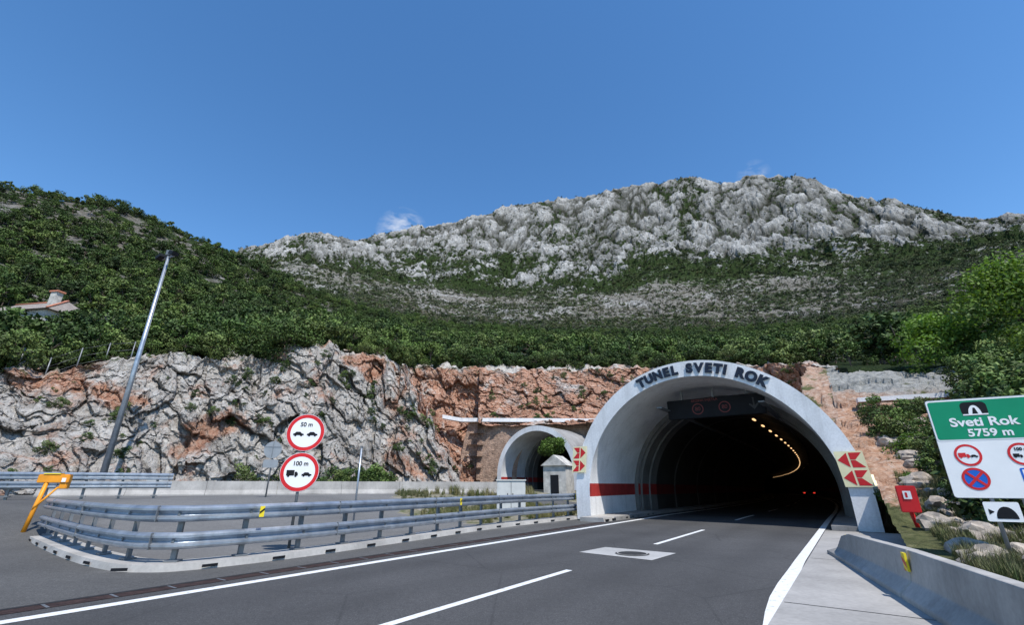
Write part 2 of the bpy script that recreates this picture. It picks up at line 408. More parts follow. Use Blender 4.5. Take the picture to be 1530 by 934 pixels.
# ------------------------------------------------------------------ rock cut
def rockmat():
    m,nt,b=newmat('cut_rock_face');p=pos(nt)
    red=attr(nt,'red');gap=attr(nt,'gap');tp=attr(nt,'top')
    f=noise(nt,.35,6,.7,p,.8);f2=noise(nt,2.2,7,.75,p,.6);f3=noise(nt,.13,4,.6,p,.5)
    st=noise(nt,1,6,.7,mapping(nt,p,(1.4,1.4,.5)),1.2)
    gry=ramp(nt,f2,[(.30,(.19,.17,.15)),(.40,(.42,.385,.345)),(.54,(.56,.53,.485)),(.72,(.66,.63,.59))])
    ora=ramp(nt,f2,[(.30,(.16,.07,.04)),(.42,(.42,.20,.125)),(.55,(.54,.33,.23)),(.72,(.62,.50,.43))])
    t=mth(nt,'ADD',mth(nt,'MULTIPLY',mth(nt,'SUBTRACT',f,.5),3.2),mth(nt,'MULTIPLY',mth(nt,'SUBTRACT',f3,.5),2.6))
    t=mth(nt,'ADD',t,red)
    c=mix(nt,ramp(nt,t,[(.25,0.),(.8,1.)]),gry,ora)
    c=mix(nt,.6,c,ramp(nt,st,[(.32,.35),(.46,.95),(.7,1.15)]),'MULTIPLY')
    c=mix(nt,mth(nt,'MULTIPLY',gap,.55),c,(.08,.055,.042))
    gg=ramp(nt,mth(nt,'ADD',noise(nt,.9,6,.78,p),tp),[(.65,0.),(.70,1.)])
    c=mix(nt,mth(nt,'MULTIPLY',gg,.8),c,(.065,.085,.032))
    L(nt,c,b.inputs['Base Color']);b.inputs['Roughness'].default_value=.92;b.inputs['Specular IOR Level'].default_value=.12
    h=mth(nt,'ADD',noise(nt,2.2,5,.72,p,.6),mth(nt,'MULTIPLY',noise(nt,9,4,.7,p),.5));bump(nt,b,h,1.,.34);return m
M_rock=rockmat()
azs=np.linspace(-64,36.2,1200);hh=np.linspace(0,1,170)
AZ,H=np.meshgrid(azs,hh)
GF=np.interp(AZ,[-64,-47,-39,-24,-18,-10,0],[40,44,45,47,50,54,58]);GT=np.interp(AZ,RTA,RTR)
gt2=np.minimum(GT,GF+8.5)
gray=GF+(gt2-GF)*(H**1.15)
redr=63+(GT-63)*H**.9
B=sst(-1.2,1.2,AZ-(-14.5+9*(1-H))+1.2*fbm(H*8,AZ,AZ*0,3,66))
RR=gray*(1-B)+redr*B
zb=np.where(AZ<-4.2,.3,9.2)
tn=1.1*fbm(AZ/1.6,AZ*0,AZ*0,5,64,.6)
zt=1.55+ce('top',AZ)*GT+.15+tn*.8
ZZ=zb+(zt-zb)*H
ZZ=np.where(AZ<-14,zb+(1.55+ce('top',AZ)*(gt2)+tn-zb)*H,ZZ)
a=np.radians(AZ);X=RR*np.sin(a);Y=RR*np.cos(a)
wx=X+1.0*fbm(X/2.5,Y/2.5,ZZ/2.5,4,91);wy=Y+1.0*fbm(X/2.5+4,Y/2.5,ZZ/2.5,3,93);wz=ZZ+1.0*fbm(X/2.5+9,Y/2.5,ZZ/2.5,4,92)+.45*X
f1,f2_,cid=worley(wx/3.4,wy/3.4,wz/4.4,7)
g1,g2_,cid2=worley(wx/1.1,wy/1.1,wz/1.4,17)
h1,h2_,cid3=worley(wx/.42,wy/.42,wz/.5,27)
edge=np.clip((f2_-f1)*4,0,1);edge2=np.clip((g2_-g1)*4,0,1)
# tilt every block so its face catches the light as a flat plane
tl1=(cid*7.3%1-.5)*(wx/3.4-np.floor(wx/3.4)-.5)+(cid*13.7%1-.5)*(wz/4.4-np.floor(wz/4.4)-.5)
amp=np.where(AZ<-4,1.,.7)*(1-.4*np.clip((H-.9)/.1,0,1))
disp=amp*(2.3*fbm(X/9,Y/9,ZZ/7,4,95)+1.9*(cid-.5)+1.0*tl1+.75*(cid2-.5)+.3*(cid3-.5)+.18*ridged(X/1.7,Y/1.7,ZZ/2.4,4,96)-.25*(1-edge)-.12*(1-edge2))
RR2=RR-disp
red=.10+.80*B+.62*sst(.12,.5,fbm(X/7,Y/7,ZZ/5,4,120)+.1)*(1-B)-.03
ZF=ZZ+.4*amp*fbm(X/1.5,Y/1.5,ZZ/1.5,4,99)
gridmesh('cut_rock_face',RR2*np.sin(a),RR2*np.cos(a),ZF,M_rock,{'red':red,'gap':np.clip((1-edge)*.5+(1-edge2)*.3,0,1),'top':.14*np.clip((H-.8)/.2,0,1)**2},smooth=False)
azl=azs;tt=np.linspace(0,1,20);AZ,Tt=np.meshgrid(azl,tt)
ra=np.tile(RR2[-1],(20,1));rb=np.interp(AZ,RTA,RTR)+6
za=np.tile(ZF[-1],(20,1))
RL=ra+(rb-ra)*Tt;zb2=hill_z(AZ,rb)+.1
ZL=za+(zb2-za)*Tt+(1.3*fbm(RL/2.5,AZ/1.2,AZ*0,5,4))*np.sin(Tt*math.pi)
gridmesh('cliff_ledge_ground',RL*np.sin(np.radians(AZ)),RL*np.cos(np.radians(AZ)),ZL,M_rock,{'red':np.full(AZ.shape,.2),'gap':AZ*0,'top':np.full(AZ.shape,.10)})
LEDGE=(azs,RR2[-1],ZF[-1])

# ------------------------------------------------------------------ right slope beside / behind the portal
def slope_z(az,r):
    E=ce('top',az);Rt=np.interp(az,RTA,RTR)
    z36=np.interp(r,[0,8,14,17,21,27,34],[.0,.08,.3,.55,1.5,3.6,6.0])
    top=1.55+E*Rt
    z=z36+np.clip((r-34)/np.maximum(Rt+1-34,1),0,1)**.7*(top-6.0)
    a=np.radians(az);x=r*np.sin(a);y=r*np.cos(a)
    k=sst(11,19,r)
    f1,f2,cid=worley(x/1.5,y/1.5,z/1.1,5)
    return z+k*(.45*fbm(x/3,y/3,z*0,4,7)+.45*(cid-.5)*sst(18,26,r)+.14*fbm(x/.5,y/.5,z*0,3,8))
def slopemat():
    m,nt,b=newmat('rocky_verge');p=pos(nt)
    f2=noise(nt,3.,6,.75,p,.5);f=noise(nt,.5,6,.7,p)
    g=attr(nt,'veg')
    rock=ramp(nt,f2,[(.30,(.14,.07,.045)),(.43,(.38,.21,.13)),(.56,(.47,.31,.22)),(.74,(.56,.50,.44))])
    gray=ramp(nt,f2,[(.28,(.15,.145,.13)),(.5,(.30,.295,.27)),(.75,(.42,.41,.38))])
    rock=mix(nt,attr(nt,'gray'),rock,gray)
    gr=ramp(nt,f2,[(.3,(.05,.06,.025)),(.55,(.12,.125,.055)),(.75,(.23,.19,.12))])
    t=mth(nt,'ADD',mth(nt,'MULTIPLY',mth(nt,'SUBTRACT',f,.5),3.),g)
    L(nt,mix(nt,ramp(nt,t,[(.4,0.),(.6,1.)]),rock,gr),b.inputs['Base Color']);b.inputs['Roughness'].default_value=.95
    b.inputs['Specular IOR Level'].default_value=.1
    bump(nt,b,f2,.9,.2);return m
M_slope=slopemat()
azs=np.linspace(35.15,68,360);rs=np.linspace(10,62,400);AZ,RR=np.meshgrid(azs,rs)
a=np.radians(AZ);X=RR*np.sin(a);Y=RR*np.cos(a);Z=slope_z(AZ,RR)
S_,W_=sw(X,Y)
keep=((W_[:-1,:-1]>6.25)|((S_[:-1,:-1]>.3)))
gridmesh('rocky_slope',X,Y,Z,M_slope,{'veg':.85-.8*sst(16,22,RR),'gray':sst(32,36,RR+2*fbm(X/3,Y/3,X*0,3,1))},keep=keep,smooth=False)
azs=np.linspace(17,35.3,110);rs=np.linspace(27,66,90);AZ,RR=np.meshgrid(azs,rs);a=np.radians(AZ)
X=RR*np.sin(a);Y=RR*np.cos(a);S_,W_=sw(X,Y)
sh_top=1.05+np.sqrt(np.clip(6.05**2-(W_-.2)**2,.0,None))+.12
Zc=np.maximum(sh_top,np.interp(RR,[27,60,66],[2.,9.2,10.5]))
Zc=Zc+.25*fbm(RR/2,AZ/3,AZ*0,3,2)+.2
Zc=np.maximum(Zc,np.where(W_>4,slope_z(AZ,RR),0))
gridmesh('tunnel_earth_cover',X,Y,Zc,M_slope,{'veg':np.full(AZ.shape,.3),'gray':np.full(AZ.shape,.2)})

# ------------------------------------------------------------------ ground
def gz(x,y):
    s,w=sw(x,y)
    z=.95*sst(0,1,(-w-13.5)/6.5)+.22*sst(0,1,(w-6.6)/2)
    z=z+(-2.5)*sst(-.5,6,s)*(np.abs(w-.2)<7.2)-.012
    return z
def groundmat():
    m,nt,b=newmat('ground_surface');p=pos(nt)
    g=attr(nt,'veg');l=attr(nt,'light')
    big=noise(nt,.2,5,.6,p,.4);fine=noise(nt,50,3,.7,p);mid=noise(nt,7,5,.7,p)
    asp=ramp(nt,big,[(.3,(.085,.083,.080)),(.7,(.130,.127,.122))])
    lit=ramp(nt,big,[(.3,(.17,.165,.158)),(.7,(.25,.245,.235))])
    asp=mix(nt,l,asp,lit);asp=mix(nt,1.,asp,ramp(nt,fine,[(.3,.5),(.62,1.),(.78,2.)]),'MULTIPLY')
    asp=mix(nt,.5,asp,ramp(nt,mid,[(.3,.75),(.7,1.2)]),'MULTIPLY')
    f=noise(nt,1.2,6,.7,p);f2=noise(nt,6,5,.7,p)
    gr=ramp(nt,f,[(.35,(.33,.30,.26)),(.5,(.20,.18,.12)),(.62,(.09,.11,.04))])
    gr=mix(nt,.7,gr,ramp(nt,f2,[(.3,.5),(.7,1.3)]),'MULTIPLY')
    t=mth(nt,'ADD',mth(nt,'MULTIPLY',mth(nt,'SUBTRACT',f2,.5),.6),g)
    L(nt,mix(nt,ramp(nt,t,[(.47,0.),(.53,1.)]),asp,gr),b.inputs['Base Color']);b.inputs['Roughness'].default_value=.9
    b.inputs['Specular IOR Level'].default_value=.2
    bump(nt,b,fine,.4,.008);return m
gx=np.concatenate([[-3000,-800,-250],np.arange(-90,70.1,.7),[250,800,3000]]);gy=np.concatenate([[-3000,-800,-200],np.arange(-40,95.1,.7),[250,800,3000]])
X,Y=np.meshgrid(gx,gy);Z=gz(X,Y);far=(np.abs(X)>89)|(Y>94)|(Y<-39)
Z=np.where(far&(Z>-.2),np.where(Y>90,-2.5,-.1),Z)
S_,W_=sw(X,Y)
def inpoly(px,py,P):
    r=np.zeros(px.shape,bool);n=len(P)
    for i in range(n):
        x1,y1=P[i];x2,y2=P[(i+1)%n]
        c=((y1>py)!=(y2>py))&(px<(x2-x1)*(py-y1)/((y2-y1)+1e-9)+x1);r^=c
    return r
isl=inpoly(X,Y,[(-7,9.9),(3,24),(5,27),(0,40),(-30,30),(-14.5,17)])
gpl=inpoly(X,Y,[(-1.5,21),(3,24.5),(6,29),(3,39),(-9,35.5),(-6,27)])
veg=np.where((W_>6.6)|far,1.,0.);veg=np.where(gpl,.8,veg);veg=np.where((Y>44)&(W_<-7),.9,veg)
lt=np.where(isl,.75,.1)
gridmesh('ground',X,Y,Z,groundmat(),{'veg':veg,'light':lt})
def strip(name,s0,s1,w0,w1,z,mat,step=1.,attrs=None,nw=1,parent=None):
    n=max(2,int(abs(s1-s0)/step)+1);ss=np.linspace(s0,s1,n);ws=np.linspace(w0,w1,nw+1)
    V=[];F=[]
    for s in ss:
        for w in ws:V.append(path(s,w,z))
    k=nw+1
    for i in range(n-1):
        for j in range(nw):F.append((i*k+j,i*k+j+1,(i+1)*k+j+1,(i+1)*k+j))
    o=mesh(name,V,F,mat,parent)
    if attrs:
        at=o.data.attributes.new(attrs[0],'FLOAT','POINT');at.data.foreach_set('value',[attrs[1](w) for s in ss for w in ws])
    return o
def trk(w):
    return sum(math.exp(-((w-c)/.38)**2) for c in(-2.2,-.45,1.7,3.3))*.8
rd=empty('motorway_road')
strip('carriageway',-60,6,-3.95,5.35,.004,M_road,1.5,('trk',trk),44,parent=rd)
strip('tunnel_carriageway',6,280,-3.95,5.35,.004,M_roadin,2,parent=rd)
mk=empty('road_markings')
strip('left_edge_line',-60,280,-3.22,-3.0,.009,M_paint,2,parent=mk)
strip('right_edge_line',-9,280,4.2,4.4,.009,M_paint,2,parent=mk)
V=[];F=[]
for i,(s,c,h) in enumerate([(-9,4.3,.10),(-10.5,4.32,.11),(-12,4.34,.13),(-13.2,4.38,.14),(-14.2,4.46,.15),(-15.2,4.56,.15),(-17,4.85,.15),(-20,5.4,.15),(-26,6.6,.15)]):
    V+=[path(s,c-h,.009),path(s,c+h,.009)]
    if i:F.append((2*i-2,2*i-1,2*i+1,2*i))
mesh('layby_edge_line',V,F,M_paint,mk)
for (a0,a1) in [(-41,-36),(-30.3,-25),(-19.6,-12.9),(-7.9,-2.6),(3.4,8.4),(14.2,19.2),(25,30),(36,41),(47,52)]:
    strip('lane_dash',a0,a1,.68,.82,.009,M_paint,2,parent=mk)
dc=empty('drain_channel')
strip('grate',-60,-1.5,-3.88,-3.58,.010,M_rust,2,parent=dc)
strip('tar_edge',-60,-1.5,-3.98,-3.88,.012,simple('tar_seam',(.022,.02,.019),.6,0,.3,6),2,parent=dc)
for i in range(30):
    s=-24+i*.75;strip('grate_bar',s,s+.04,-3.88,-3.58,.014,M_post,1,parent=dc)
sh=strip('concrete_shoulder',-60,-.4,4.43,6.6,.014,M_shoulder,2)
shj=empty('shoulder_joints')
for s in(-18.5,-13.5,-8.5,-3.5):strip('joint',s,s+.02,4.46,6.5,.018,M_iron,1,parent=shj)
mp=empty('manhole_patch')
mesh('slab',[(1.64,12.5,.012),(3.05,11.2,.012),(3.95,12.3,.012),(2.47,13.45,.012)],[(0,1,2,3)],M_patch,mp)
f=Fr((2.87,12.2,0),(1,0,0),(0,1,0));f.disc('frame',0,0,.40,M_iron,.017,mp);f.disc('cover',0,0,.31,M_iron,.022,mp)
f.ring('cover_ring',0,0,.33,.36,M_patch,.025,mp)

# ------------------------------------------------------------------ portals
def arch(w0,zc,R,zb,n=64):
    pts=[(w0-R,zb)]
    for i in range(n+1):
        t=math.pi-math.pi*i/n;pts.append((w0+R*math.cos(t),zc+R*math.sin(t)))
    pts.append((w0+R,zb));return pts
def tunnel(name,pth,w0,zc,R1,R2,zb,L1,L2):
    e=empty(name)
    A=arch(w0,zc,R1,zb);Bp=arch(w0,zc,R2,zb);n=len(A)
    V=[pth(0,*p) for p in A]+[pth(0,*p) for p in Bp]
    F=[(i,i+1,n+i+1,n+i) for i in range(n-1)]
    mesh('face_ring',V,F,M_white,e)
    ss=[0,4,10,20,30]
    V=[pth(s,*p) for s in ss for p in A];F=[(k*n+i,k*n+i+1,(k+1)*n+i+1,(k+1)*n+i) for k in range(len(ss)-1) for i in range(n-1)]
    mesh('outer_shell',V,F,M_conc,e,True)
    z1,z2=zb+1.02,zb+1.62
    def inner(nm,R,s0,s1,step,matw,red=M_redstripe):
        P=arch(w0,zc,R,zb);P2=[P[0],(w0-R,z1),(w0-R,z2)]
        if z2>zc-.02:
            zz=[q for q in P[1:-1] if q[1]>z2+.05]
            def onR(z,sg):
                h=max(0,z-zc);return (w0+sg*math.sqrt(max(R*R-h*h,0)),z)
            P2=[P[0],onR(z1,-1),onR(z2,-1)]+zz+[onR(z2,1),onR(z1,1),P[-1]]
        else:P2+=P[1:-1]+[(w0+R,z2),(w0+R,z1),P[-1]]
        m=len(P2);ns=max(2,int((s1-s0)/step)+1);sl=np.linspace(s0,s1,ns)
        V=[pth(s,*p) for s in sl for p in P2];F=[];MI=[]
        for k in range(ns-1):
            for i in range(m-1):
                F.append((k*m+i,k*m+i+1,(k+1)*m+i+1,(k+1)*m+i));MI.append(1 if (i==1 or i==m-3) else 0)
        return mesh(nm,V,F,None,e,False,mats=[matw,red],mi=MI)
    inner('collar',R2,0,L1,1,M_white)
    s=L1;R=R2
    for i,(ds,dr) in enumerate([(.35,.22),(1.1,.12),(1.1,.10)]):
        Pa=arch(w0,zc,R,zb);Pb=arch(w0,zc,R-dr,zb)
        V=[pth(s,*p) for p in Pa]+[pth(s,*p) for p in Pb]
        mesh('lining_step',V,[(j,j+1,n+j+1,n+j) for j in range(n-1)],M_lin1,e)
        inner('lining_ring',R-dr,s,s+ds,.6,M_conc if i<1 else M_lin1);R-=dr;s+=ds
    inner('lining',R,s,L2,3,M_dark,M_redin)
    return e
mt=tunnel('tunnel_portal',path,.2,1.05,5.95,5.22,0,6.0,280)
for s in range(12,120,6):
    A=arch(.2,1.05,4.78,0);B_=arch(.2,1.05,4.72,0)
    n=len(A);V=[path(s,*p) for p in B_]+[path(s+.35,*p) for p in B_]
    mesh('lining_rib',V,[(j,j+1,n+j+1,n+j) for j in range(n-1)],M_lin1,mt)
mesh('far_end',[path(279,*p) for p in arch(.2,1.05,4.8,0,24)],[tuple(range(27))],M_dark,mt)
for nm,w0,w1 in(('walkway_left',-5.05,-3.75),('walkway_right',4.62,5.42)):
    P=[path(s) for s in list(range(0,280,4))]
    sweep(nm,P,[(w0,-.05),(w0,.16),(w1,.16),(w1,-.05)],M_conc,mt)
sweep('kerb_lead_in',[path(-1.2),path(0),path(6)],[(-5.0,-.02),(-5.0,.17),(-3.85,.17),(-3.8,-.02)],M_barr,mt)
for i in range(9):
    c=path(-.9+i*.75,-3.78,.07);box('kerb_slot',c,(.3,.06,.07),M_blk,mt,ax=D0)
for w_ in(-1.6,2.9):
    sweep('cable_tray',[path(s) for s in(1,6,12,30,60,100)],[(w_,5.25-abs(w_)*.1),(w_,5.31-abs(w_)*.1),(w_+.25,5.31-abs(w_)*.1),(w_+.25,5.25-abs(w_)*.1)],M_post,mt)
txt="TUNEL SVETI ROK";Rl=5.57
adv={'T':.40,'U':.45,'N':.46,'E':.40,'L':.37,' ':.30,'S':.41,'V':.44,'I':.20,'R':.44,'O':.47,'K':.44}
tot=sum(adv[c] for c in txt);a=.105-tot/2/Rl
for ch in txt:
    a2=a+adv[ch]/2/Rl
    if ch!=' ':
        f=Fr(path(0,.2+Rl*math.sin(a2),1.05+Rl*math.cos(a2)),W0*math.cos(a2)-Vector((0,0,math.sin(a2))),Vector((0,0,math.cos(a2)))+W0*math.sin(a2))
        o=f.text('letter_'+ch,ch,0,0,.57,M_letter,.03,mt,.036,sx=1.0);o.data.extrude=.03
    a+=adv[ch]/Rl
def hazard(name,ctr,flip,lean,w=.85,h=1.25):
    e=empty(name);u=Vector((0,0,1))*math.cos(lean)+W0*math.sin(lean)
    f=Fr(ctr,W0,u)
    f.plate('board',[(-w/2,-h/2),(w/2,-h/2),(w/2,h/2),(-w/2,h/2)],M_pyel,0,.03,e)
    g=flip
    def tri(nm,P,z):f.poly(nm,[(g*x*w/2,y*h/2) for x,y in P][::1 if g>0 else -1],M_red,z,e)
    for y in(.5,-.5):
        tri('red_triangle',[(-.9,y),(-.15,y-.42),(-.15,y+.42)],.036)
        tri('red_band',[(.0,y+.42),(.0,y+.02),(.35,y+.02),(.9,y+.42)],.036)
        tri('red_band',[(.0,y-.02),(.0,y-.42),(.9,y-.42),(.35,y-.02)],.036)
    return e
hazard('hazard_marker_board',path(-.06,-5.45,2.75),-1,.12,.75,1.25)
hazard('hazard_marker_board',path(-.06,5.72,2.1),1,-.10,.88,1.25)
v=empty('variable_message_sign');c=path(2.6,.75,5.15)
box('housing',c,(4.5,.35,.95),M_blk,v,ax=W0,bev=.03)
for dx in(-1.5,0,1.5):box('hanger',path(2.6,.75+dx,5.85),(.08,.08,.5),M_post,v,ax=W0)
f=Fr(c-D0*.18,W0)
E_dim=emis('led_dim',(.4,.05,.04),.05)
E_dim.node_tree.nodes['Principled BSDF'].inputs['Base Color'].default_value=(.09,.012,.01,1)
for x in(-.75,.5):
    f.ring('led_ring',x,-.05,.23,.27,E_dim,.012,v);f.text('led_digits','80',x,-.05,.26,E_dim,.012,v)
f.text('led_text','BRZINA SVJETLA',-.4,.36,.17,E_dim,.012,v)
M_dgrey=simple('unlit_lamp_grey',(.05,.05,.052))
f.poly('led_arrow',[(1.75,.28),(1.82,.28),(1.82,-.1),(1.95,.02),(2.0,-.04),(1.785,-.28),(1.57,-.04),(1.62,.02),(1.75,-.1)],M_dgrey,.012,v)
tl=empty('tunnel_lamps');E_l=emis('sodium_lamp',(1,.60,.28),1.6)
for i in range(46):
    s=7.5+i*3.3
    P=[path(s),path(s+.75)]
    sweep('lamp',P,[(1.66,5.02),(1.66,5.08),(1.76,5.08),(1.76,5.02)],E_l,tl)

# second tunnel
C2=Vector((2.9,59.5,0))
def path2(s,w=0,z=0):return C2+D0*s+W0*w+Vector((0,0,z))
e2=tunnel('tunnel_portal',path2,0,2.75,5.9,5.25,.9,5.5,60)
mesh('far_end',[path2(59,*p) for p in arch(0,2.75,4.75,.9,24)],[tuple(range(27))],M_blk,e2)
mesh('tunnel_floor',[path2(-4,-6,.98),path2(-4,6,.98),path2(60,6,.98),path2(60,-6,.98)],[(0,1,2,3)],M_roadin,e2)
rw_=empty('retaining_wall')
yw=64.5
s_w=[( (C2+D0*4.6+W0*(6.0*math.cos(t))).x,2.75+6.0*math.sin(t)) for t in np.linspace(math.pi,0,24)]
P=[(-7.4,.3),(s_w[0][0],.3)]+s_w+[(s_w[-1][0],.3),(19,.3),(19,9.7),(-6,9.7),(-6.6,7),(-7.2,3.5)]
mesh('masonry',[(x,yw,z) for x,z in P],[tuple(range(len(P)))],M_brk,rw_)
sweep('cap',[(-9.6,yw-.1,10.4),(-7,yw-.1,9.95),(4,yw-.1,9.9),(19,yw-.1,9.8)],[(-.6,-.25),(-.6,.25),(.6,.25),(.6,-.25)],M_white,rw_)
for i in range(5):box('ledge',(-5.6+.2*i,yw-.25,2.2+1.5*i),(2.8-.2*i,.4,.08),M_brk,rw_)
wl=empty('concrete_ledge_wall')
pa,pb=Vector((20.0,26.5,6.1)),Vector((28.0,22.3,6.0))
sweep('cap',[pa,pa.lerp(pb,.5),pb],[(-.25,-.1),(-.25,.14),(.35,.14),(.35,-.1)],M_white,wl)
sweep('footing',[pa,pb],[(-.15,-2.2),(-.15,-.1),(.25,-.1),(.25,-2.2)],M_slope,wl)

# ------------------------------------------------------------------ guardrail
def smoothp(P,n=6):
    out=[];P=[Vector(p) for p in P]
    for i in range(len(P)-1):
        p0,p1,p2,p3=P[max(i-1,0)],P[i],P[i+1],P[min(i+2,len(P)-1)]
        for k in range(n):
            t=k/n;out.append(.5*((2*p1)+(p2-p0)*t+(2*p0-5*p1+4*p2-p3)*t*t+(3*p1-p0-3*p2+p3)*t**3))
    out.append(P[-1]);return out
WB=[(.0,.155),(.035,.135),(.075,.10),(.075,.065),(.02,.03),(.0,.0),(.02,-.03),(.075,-.065),(.075,-.10),(.035,-.135),(.0,-.155)]
WBc=WB+[(x-.012,z) for x,z in WB[::-1]]
def guardrail(name,P,heights,z0=0,side=1,posts=True,kerb=True):
    e=empty(name);S=smoothp([(p[0],p[1],z0) for p in P],8)
    for h in heights:
        sweep('w_beam',S,[(side*x,z+h) for x,z in WBc],M_galv,e)
    acc=0;nxt=.5;k=0
    for i in range(1,len(S)):
        d=(S[i]-S[i-1]);l=d.length
        while acc+l>nxt:
            q=S[i-1]+d*((nxt-acc)/l);t=d.normalized();r=Vector((t.y,-t.x,0))*side
            if posts:
                box('post',q-r*.16+Vector((0,0,(heights[0]+.12)/2)),(.10,.07,heights[0]+.12),M_post,e,ax=t)
                for h in heights:
                    box('spacer',q-r*.06+Vector((0,0,h)),(.14,.12,.16),M_post,e,ax=t)
                    box('bolt',q+r*.025+Vector((0,0,h)),(.05,.02,.05),M_post,e,ax=t)
                box('foot',q-r*.16+Vector((0,0,.13)),(.26,.22,.03),M_post,e,ax=t)
            if kerb:
                box('kerb_drain_slot',q+t*.7+r*.268+Vector((0,0,.05)),(.28,.02,.05),M_blk,e,ax=t)
            for h in heights:
                if k%3==1:box('splice',q+t*.4+r*.03+Vector((0,0,h)),(.012,.10,.30),M_post,e,ax=t)
            nxt+=1.33;k+=1
        acc+=l
    if kerb:sweep('kerb',S,[(side*-.45,-.02),(side*-.45,.11),(side*.22,.11),(side*.26,-.02)],M_barr,e)
    return e,S
GP=[(3.2,24.75),(-.55,19.8),(-3.35,14.9),(-5.05,12.0),(-6.25,10.5),(-6.95,10.12),(-8.0,10.45),(-10.35,12.1),(-14.8,15.7)]
e,S=guardrail('guardrail',GP,(1.0,.5),0,-1)
for p,t in(((-5.62,11.05,1.0),(.5,.6)),((-1.9,17.4,1.0),(.5,.9)),((3.1,24.6,1.0),(.6,.8))):
    q=Vector(p);a=Vector((t[0],t[1],0)).normalized();r=Vector((a.y,-a.x,0))
    f=Fr(q+r*.12,a)
    f.plate('reflector',[(-.05,-.11),(.05,-.11),(.05,.11),(-.05,.11)],M_yel,0,.012,e)
    f.poly('reflector_stripe',[(-.05,-.05),(.05,.03),(.05,.08),(-.05,.0)],M_blk,.016,e)
guardrail('guardrail',[(-34,18.2),(-26,20),(-20,21.8),(-16.8,24)],(1.0,.62),.93,1,True,False)
g=empty('orange_gate')
gx_=Vector((.9,.43,0)).normalized();go_=Vector((.12,-.12,0))
box('beam',Vector((-14.85,15.75,1.74))+go_,(.78,.28,.26),M_org,g,ax=gx_,bev=.02)
box('head',Vector((-14.62,15.9,1.56))+go_,(.20,.28,.26),M_org,g,ax=gx_,bev=.02)
box('top_plate',Vector((-14.9,15.72,1.89))+go_,(.42,.32,.03),M_yel,g,ax=gx_)
tube('leg',Vector((-14.95,15.62,1.66))+go_,Vector((-15.08,15.5,.05))+go_,.06,.06,M_org,g,8)
tube('brace',Vector((-14.7,15.8,1.5))+go_,Vector((-15.02,15.5,.85))+go_,.03,.03,M_org,g,8)
box('foot_plate',Vector((-15.08,15.5,.05))+go_,(.4,.3,.06),M_post,g,ax=gx_)
box('reflector',Vector((-14.55,15.74,1.70))+go_,(.10,.03,.12),M_w,g,ax=gx_)

# concrete barriers
JP=[(-.30,-.02),(-.30,.08),(-.13,.32),(-.085,.85),(.085,.85),(.13,.32),(.30,.08),(.30,-.02)]
cb=empty('concrete_barrier')
p0,p1=Vector((-26.5,27.3,.93)),Vector((-1.0,39.2,.93));nseg=7
for i in range(nseg):
    a,b=p0.lerp(p1,i/nseg),p0.lerp(p1,(i+.996)/nseg);sweep('segment',[a,b],JP,M_barr,cb)
cb2=empty('concrete_barrier')
pts=[Vector((7.55,12.35,0)),Vector((7.0,11.0,0)),Vector((5.55,7.6,0)),Vector((4.1,4.2,0)),Vector((2.9,1.3,0)),Vector((1.9,-1.2,0))]
hs=[.46,.56,.66,.68,.68,.68]
pts=[p+Vector((.33,-.14,0)) for p in pts]
for i in range(len(pts)-1):
    a=pts[i];b=pts[i].lerp(pts[i+1],.988);V=[];F=[]
    t=(b-a).normalized();r=Vector((t.y,-t.x,0))
    for q,h in((a,hs[i]),(b,hs[i+1])):
        for x,z in JP:V.append(q+r*x+Vector((0,0,z*h/.85 if z>.1 else z)))
    if i==0:
        for k in(3,4):V[k]=V[k]+t*.75
        for k in(2,5):V[k]=V[k]+t*.3
    F=[(j,(j+1)%8,8+(j+1)%8,8+j) for j in range(8)]+[tuple(range(8)),tuple(range(15,7,-1))]
    o=fixn(mesh('segment',V,F,M_barr,cb2))
    bv=o.modifiers.new('bevel','BEVEL');bv.width=.018;bv.segments=2;bv.limit_method='ANGLE'
for (x,y,h) in((7.37,11.1,.40),(5.75,7.49,.50)):
    f=Fr((x,y,h),(-.4,-.92,0))
    f.plate('reflector',[(-.07,-.12),(.07,-.12),(.07,.12),(-.07,.12)],M_yel,0.0,.03,cb2)
    f.poly('reflector_stripe',[(-.07,.0),(.07,-.08),(.07,-.01),(-.07,.07)],M_red,.033,cb2)
    f.poly('reflector_stripe',[(-.07,-.12),(.0,-.12),(-.07,-.08)],M_red,.033,cb2)

# ------------------------------------------------------------------ signs
def carside(f,cx,cy,s,mat,z,par,flip=1):
    P=[(-1,-.25),(-1,.05),(-.75,.12),(-.45,.42),(.3,.42),(.6,.12),(1,.02),(1,-.25)]
    f.poly('car_symbol',[(cx+flip*x*s,cy+y*s) for x,y in P][::-1 if flip>0 else 1],mat,z,par)
    for x in(-.55,.55):f.disc('wheel_symbol',cx+x*s,cy-.27*s,.2*s,mat,z+.001,par,16)
def truckside(f,cx,cy,s,mat,z,par):
    f.poly('truck_box',[(cx-s,cy-.2*s),(cx+.35*s,cy-.2*s),(cx+.35*s,cy+.75*s),(cx-s,cy+.75*s)],mat,z,par)
    f.poly('truck_cab',[(cx+.42*s,cy-.2*s),(cx+s,cy-.2*s),(cx+s,cy+.15*s),(cx+.8*s,cy+.45*s),(cx+.42*s,cy+.45*s)],mat,z,par)
    for x in(-.6,.65):f.disc('wheel_symbol',cx+x*s,cy-.25*s,.2*s,mat,z+.001,par,16)
ts=empty('no_close_following_sign')
bx,by=-5.42,12.3
tube('pole',(bx,by+.06,0),(bx,by+.06,3.25),.035,.035,M_post,ts)
fr=Vector((.985,.17,0)).normalized()
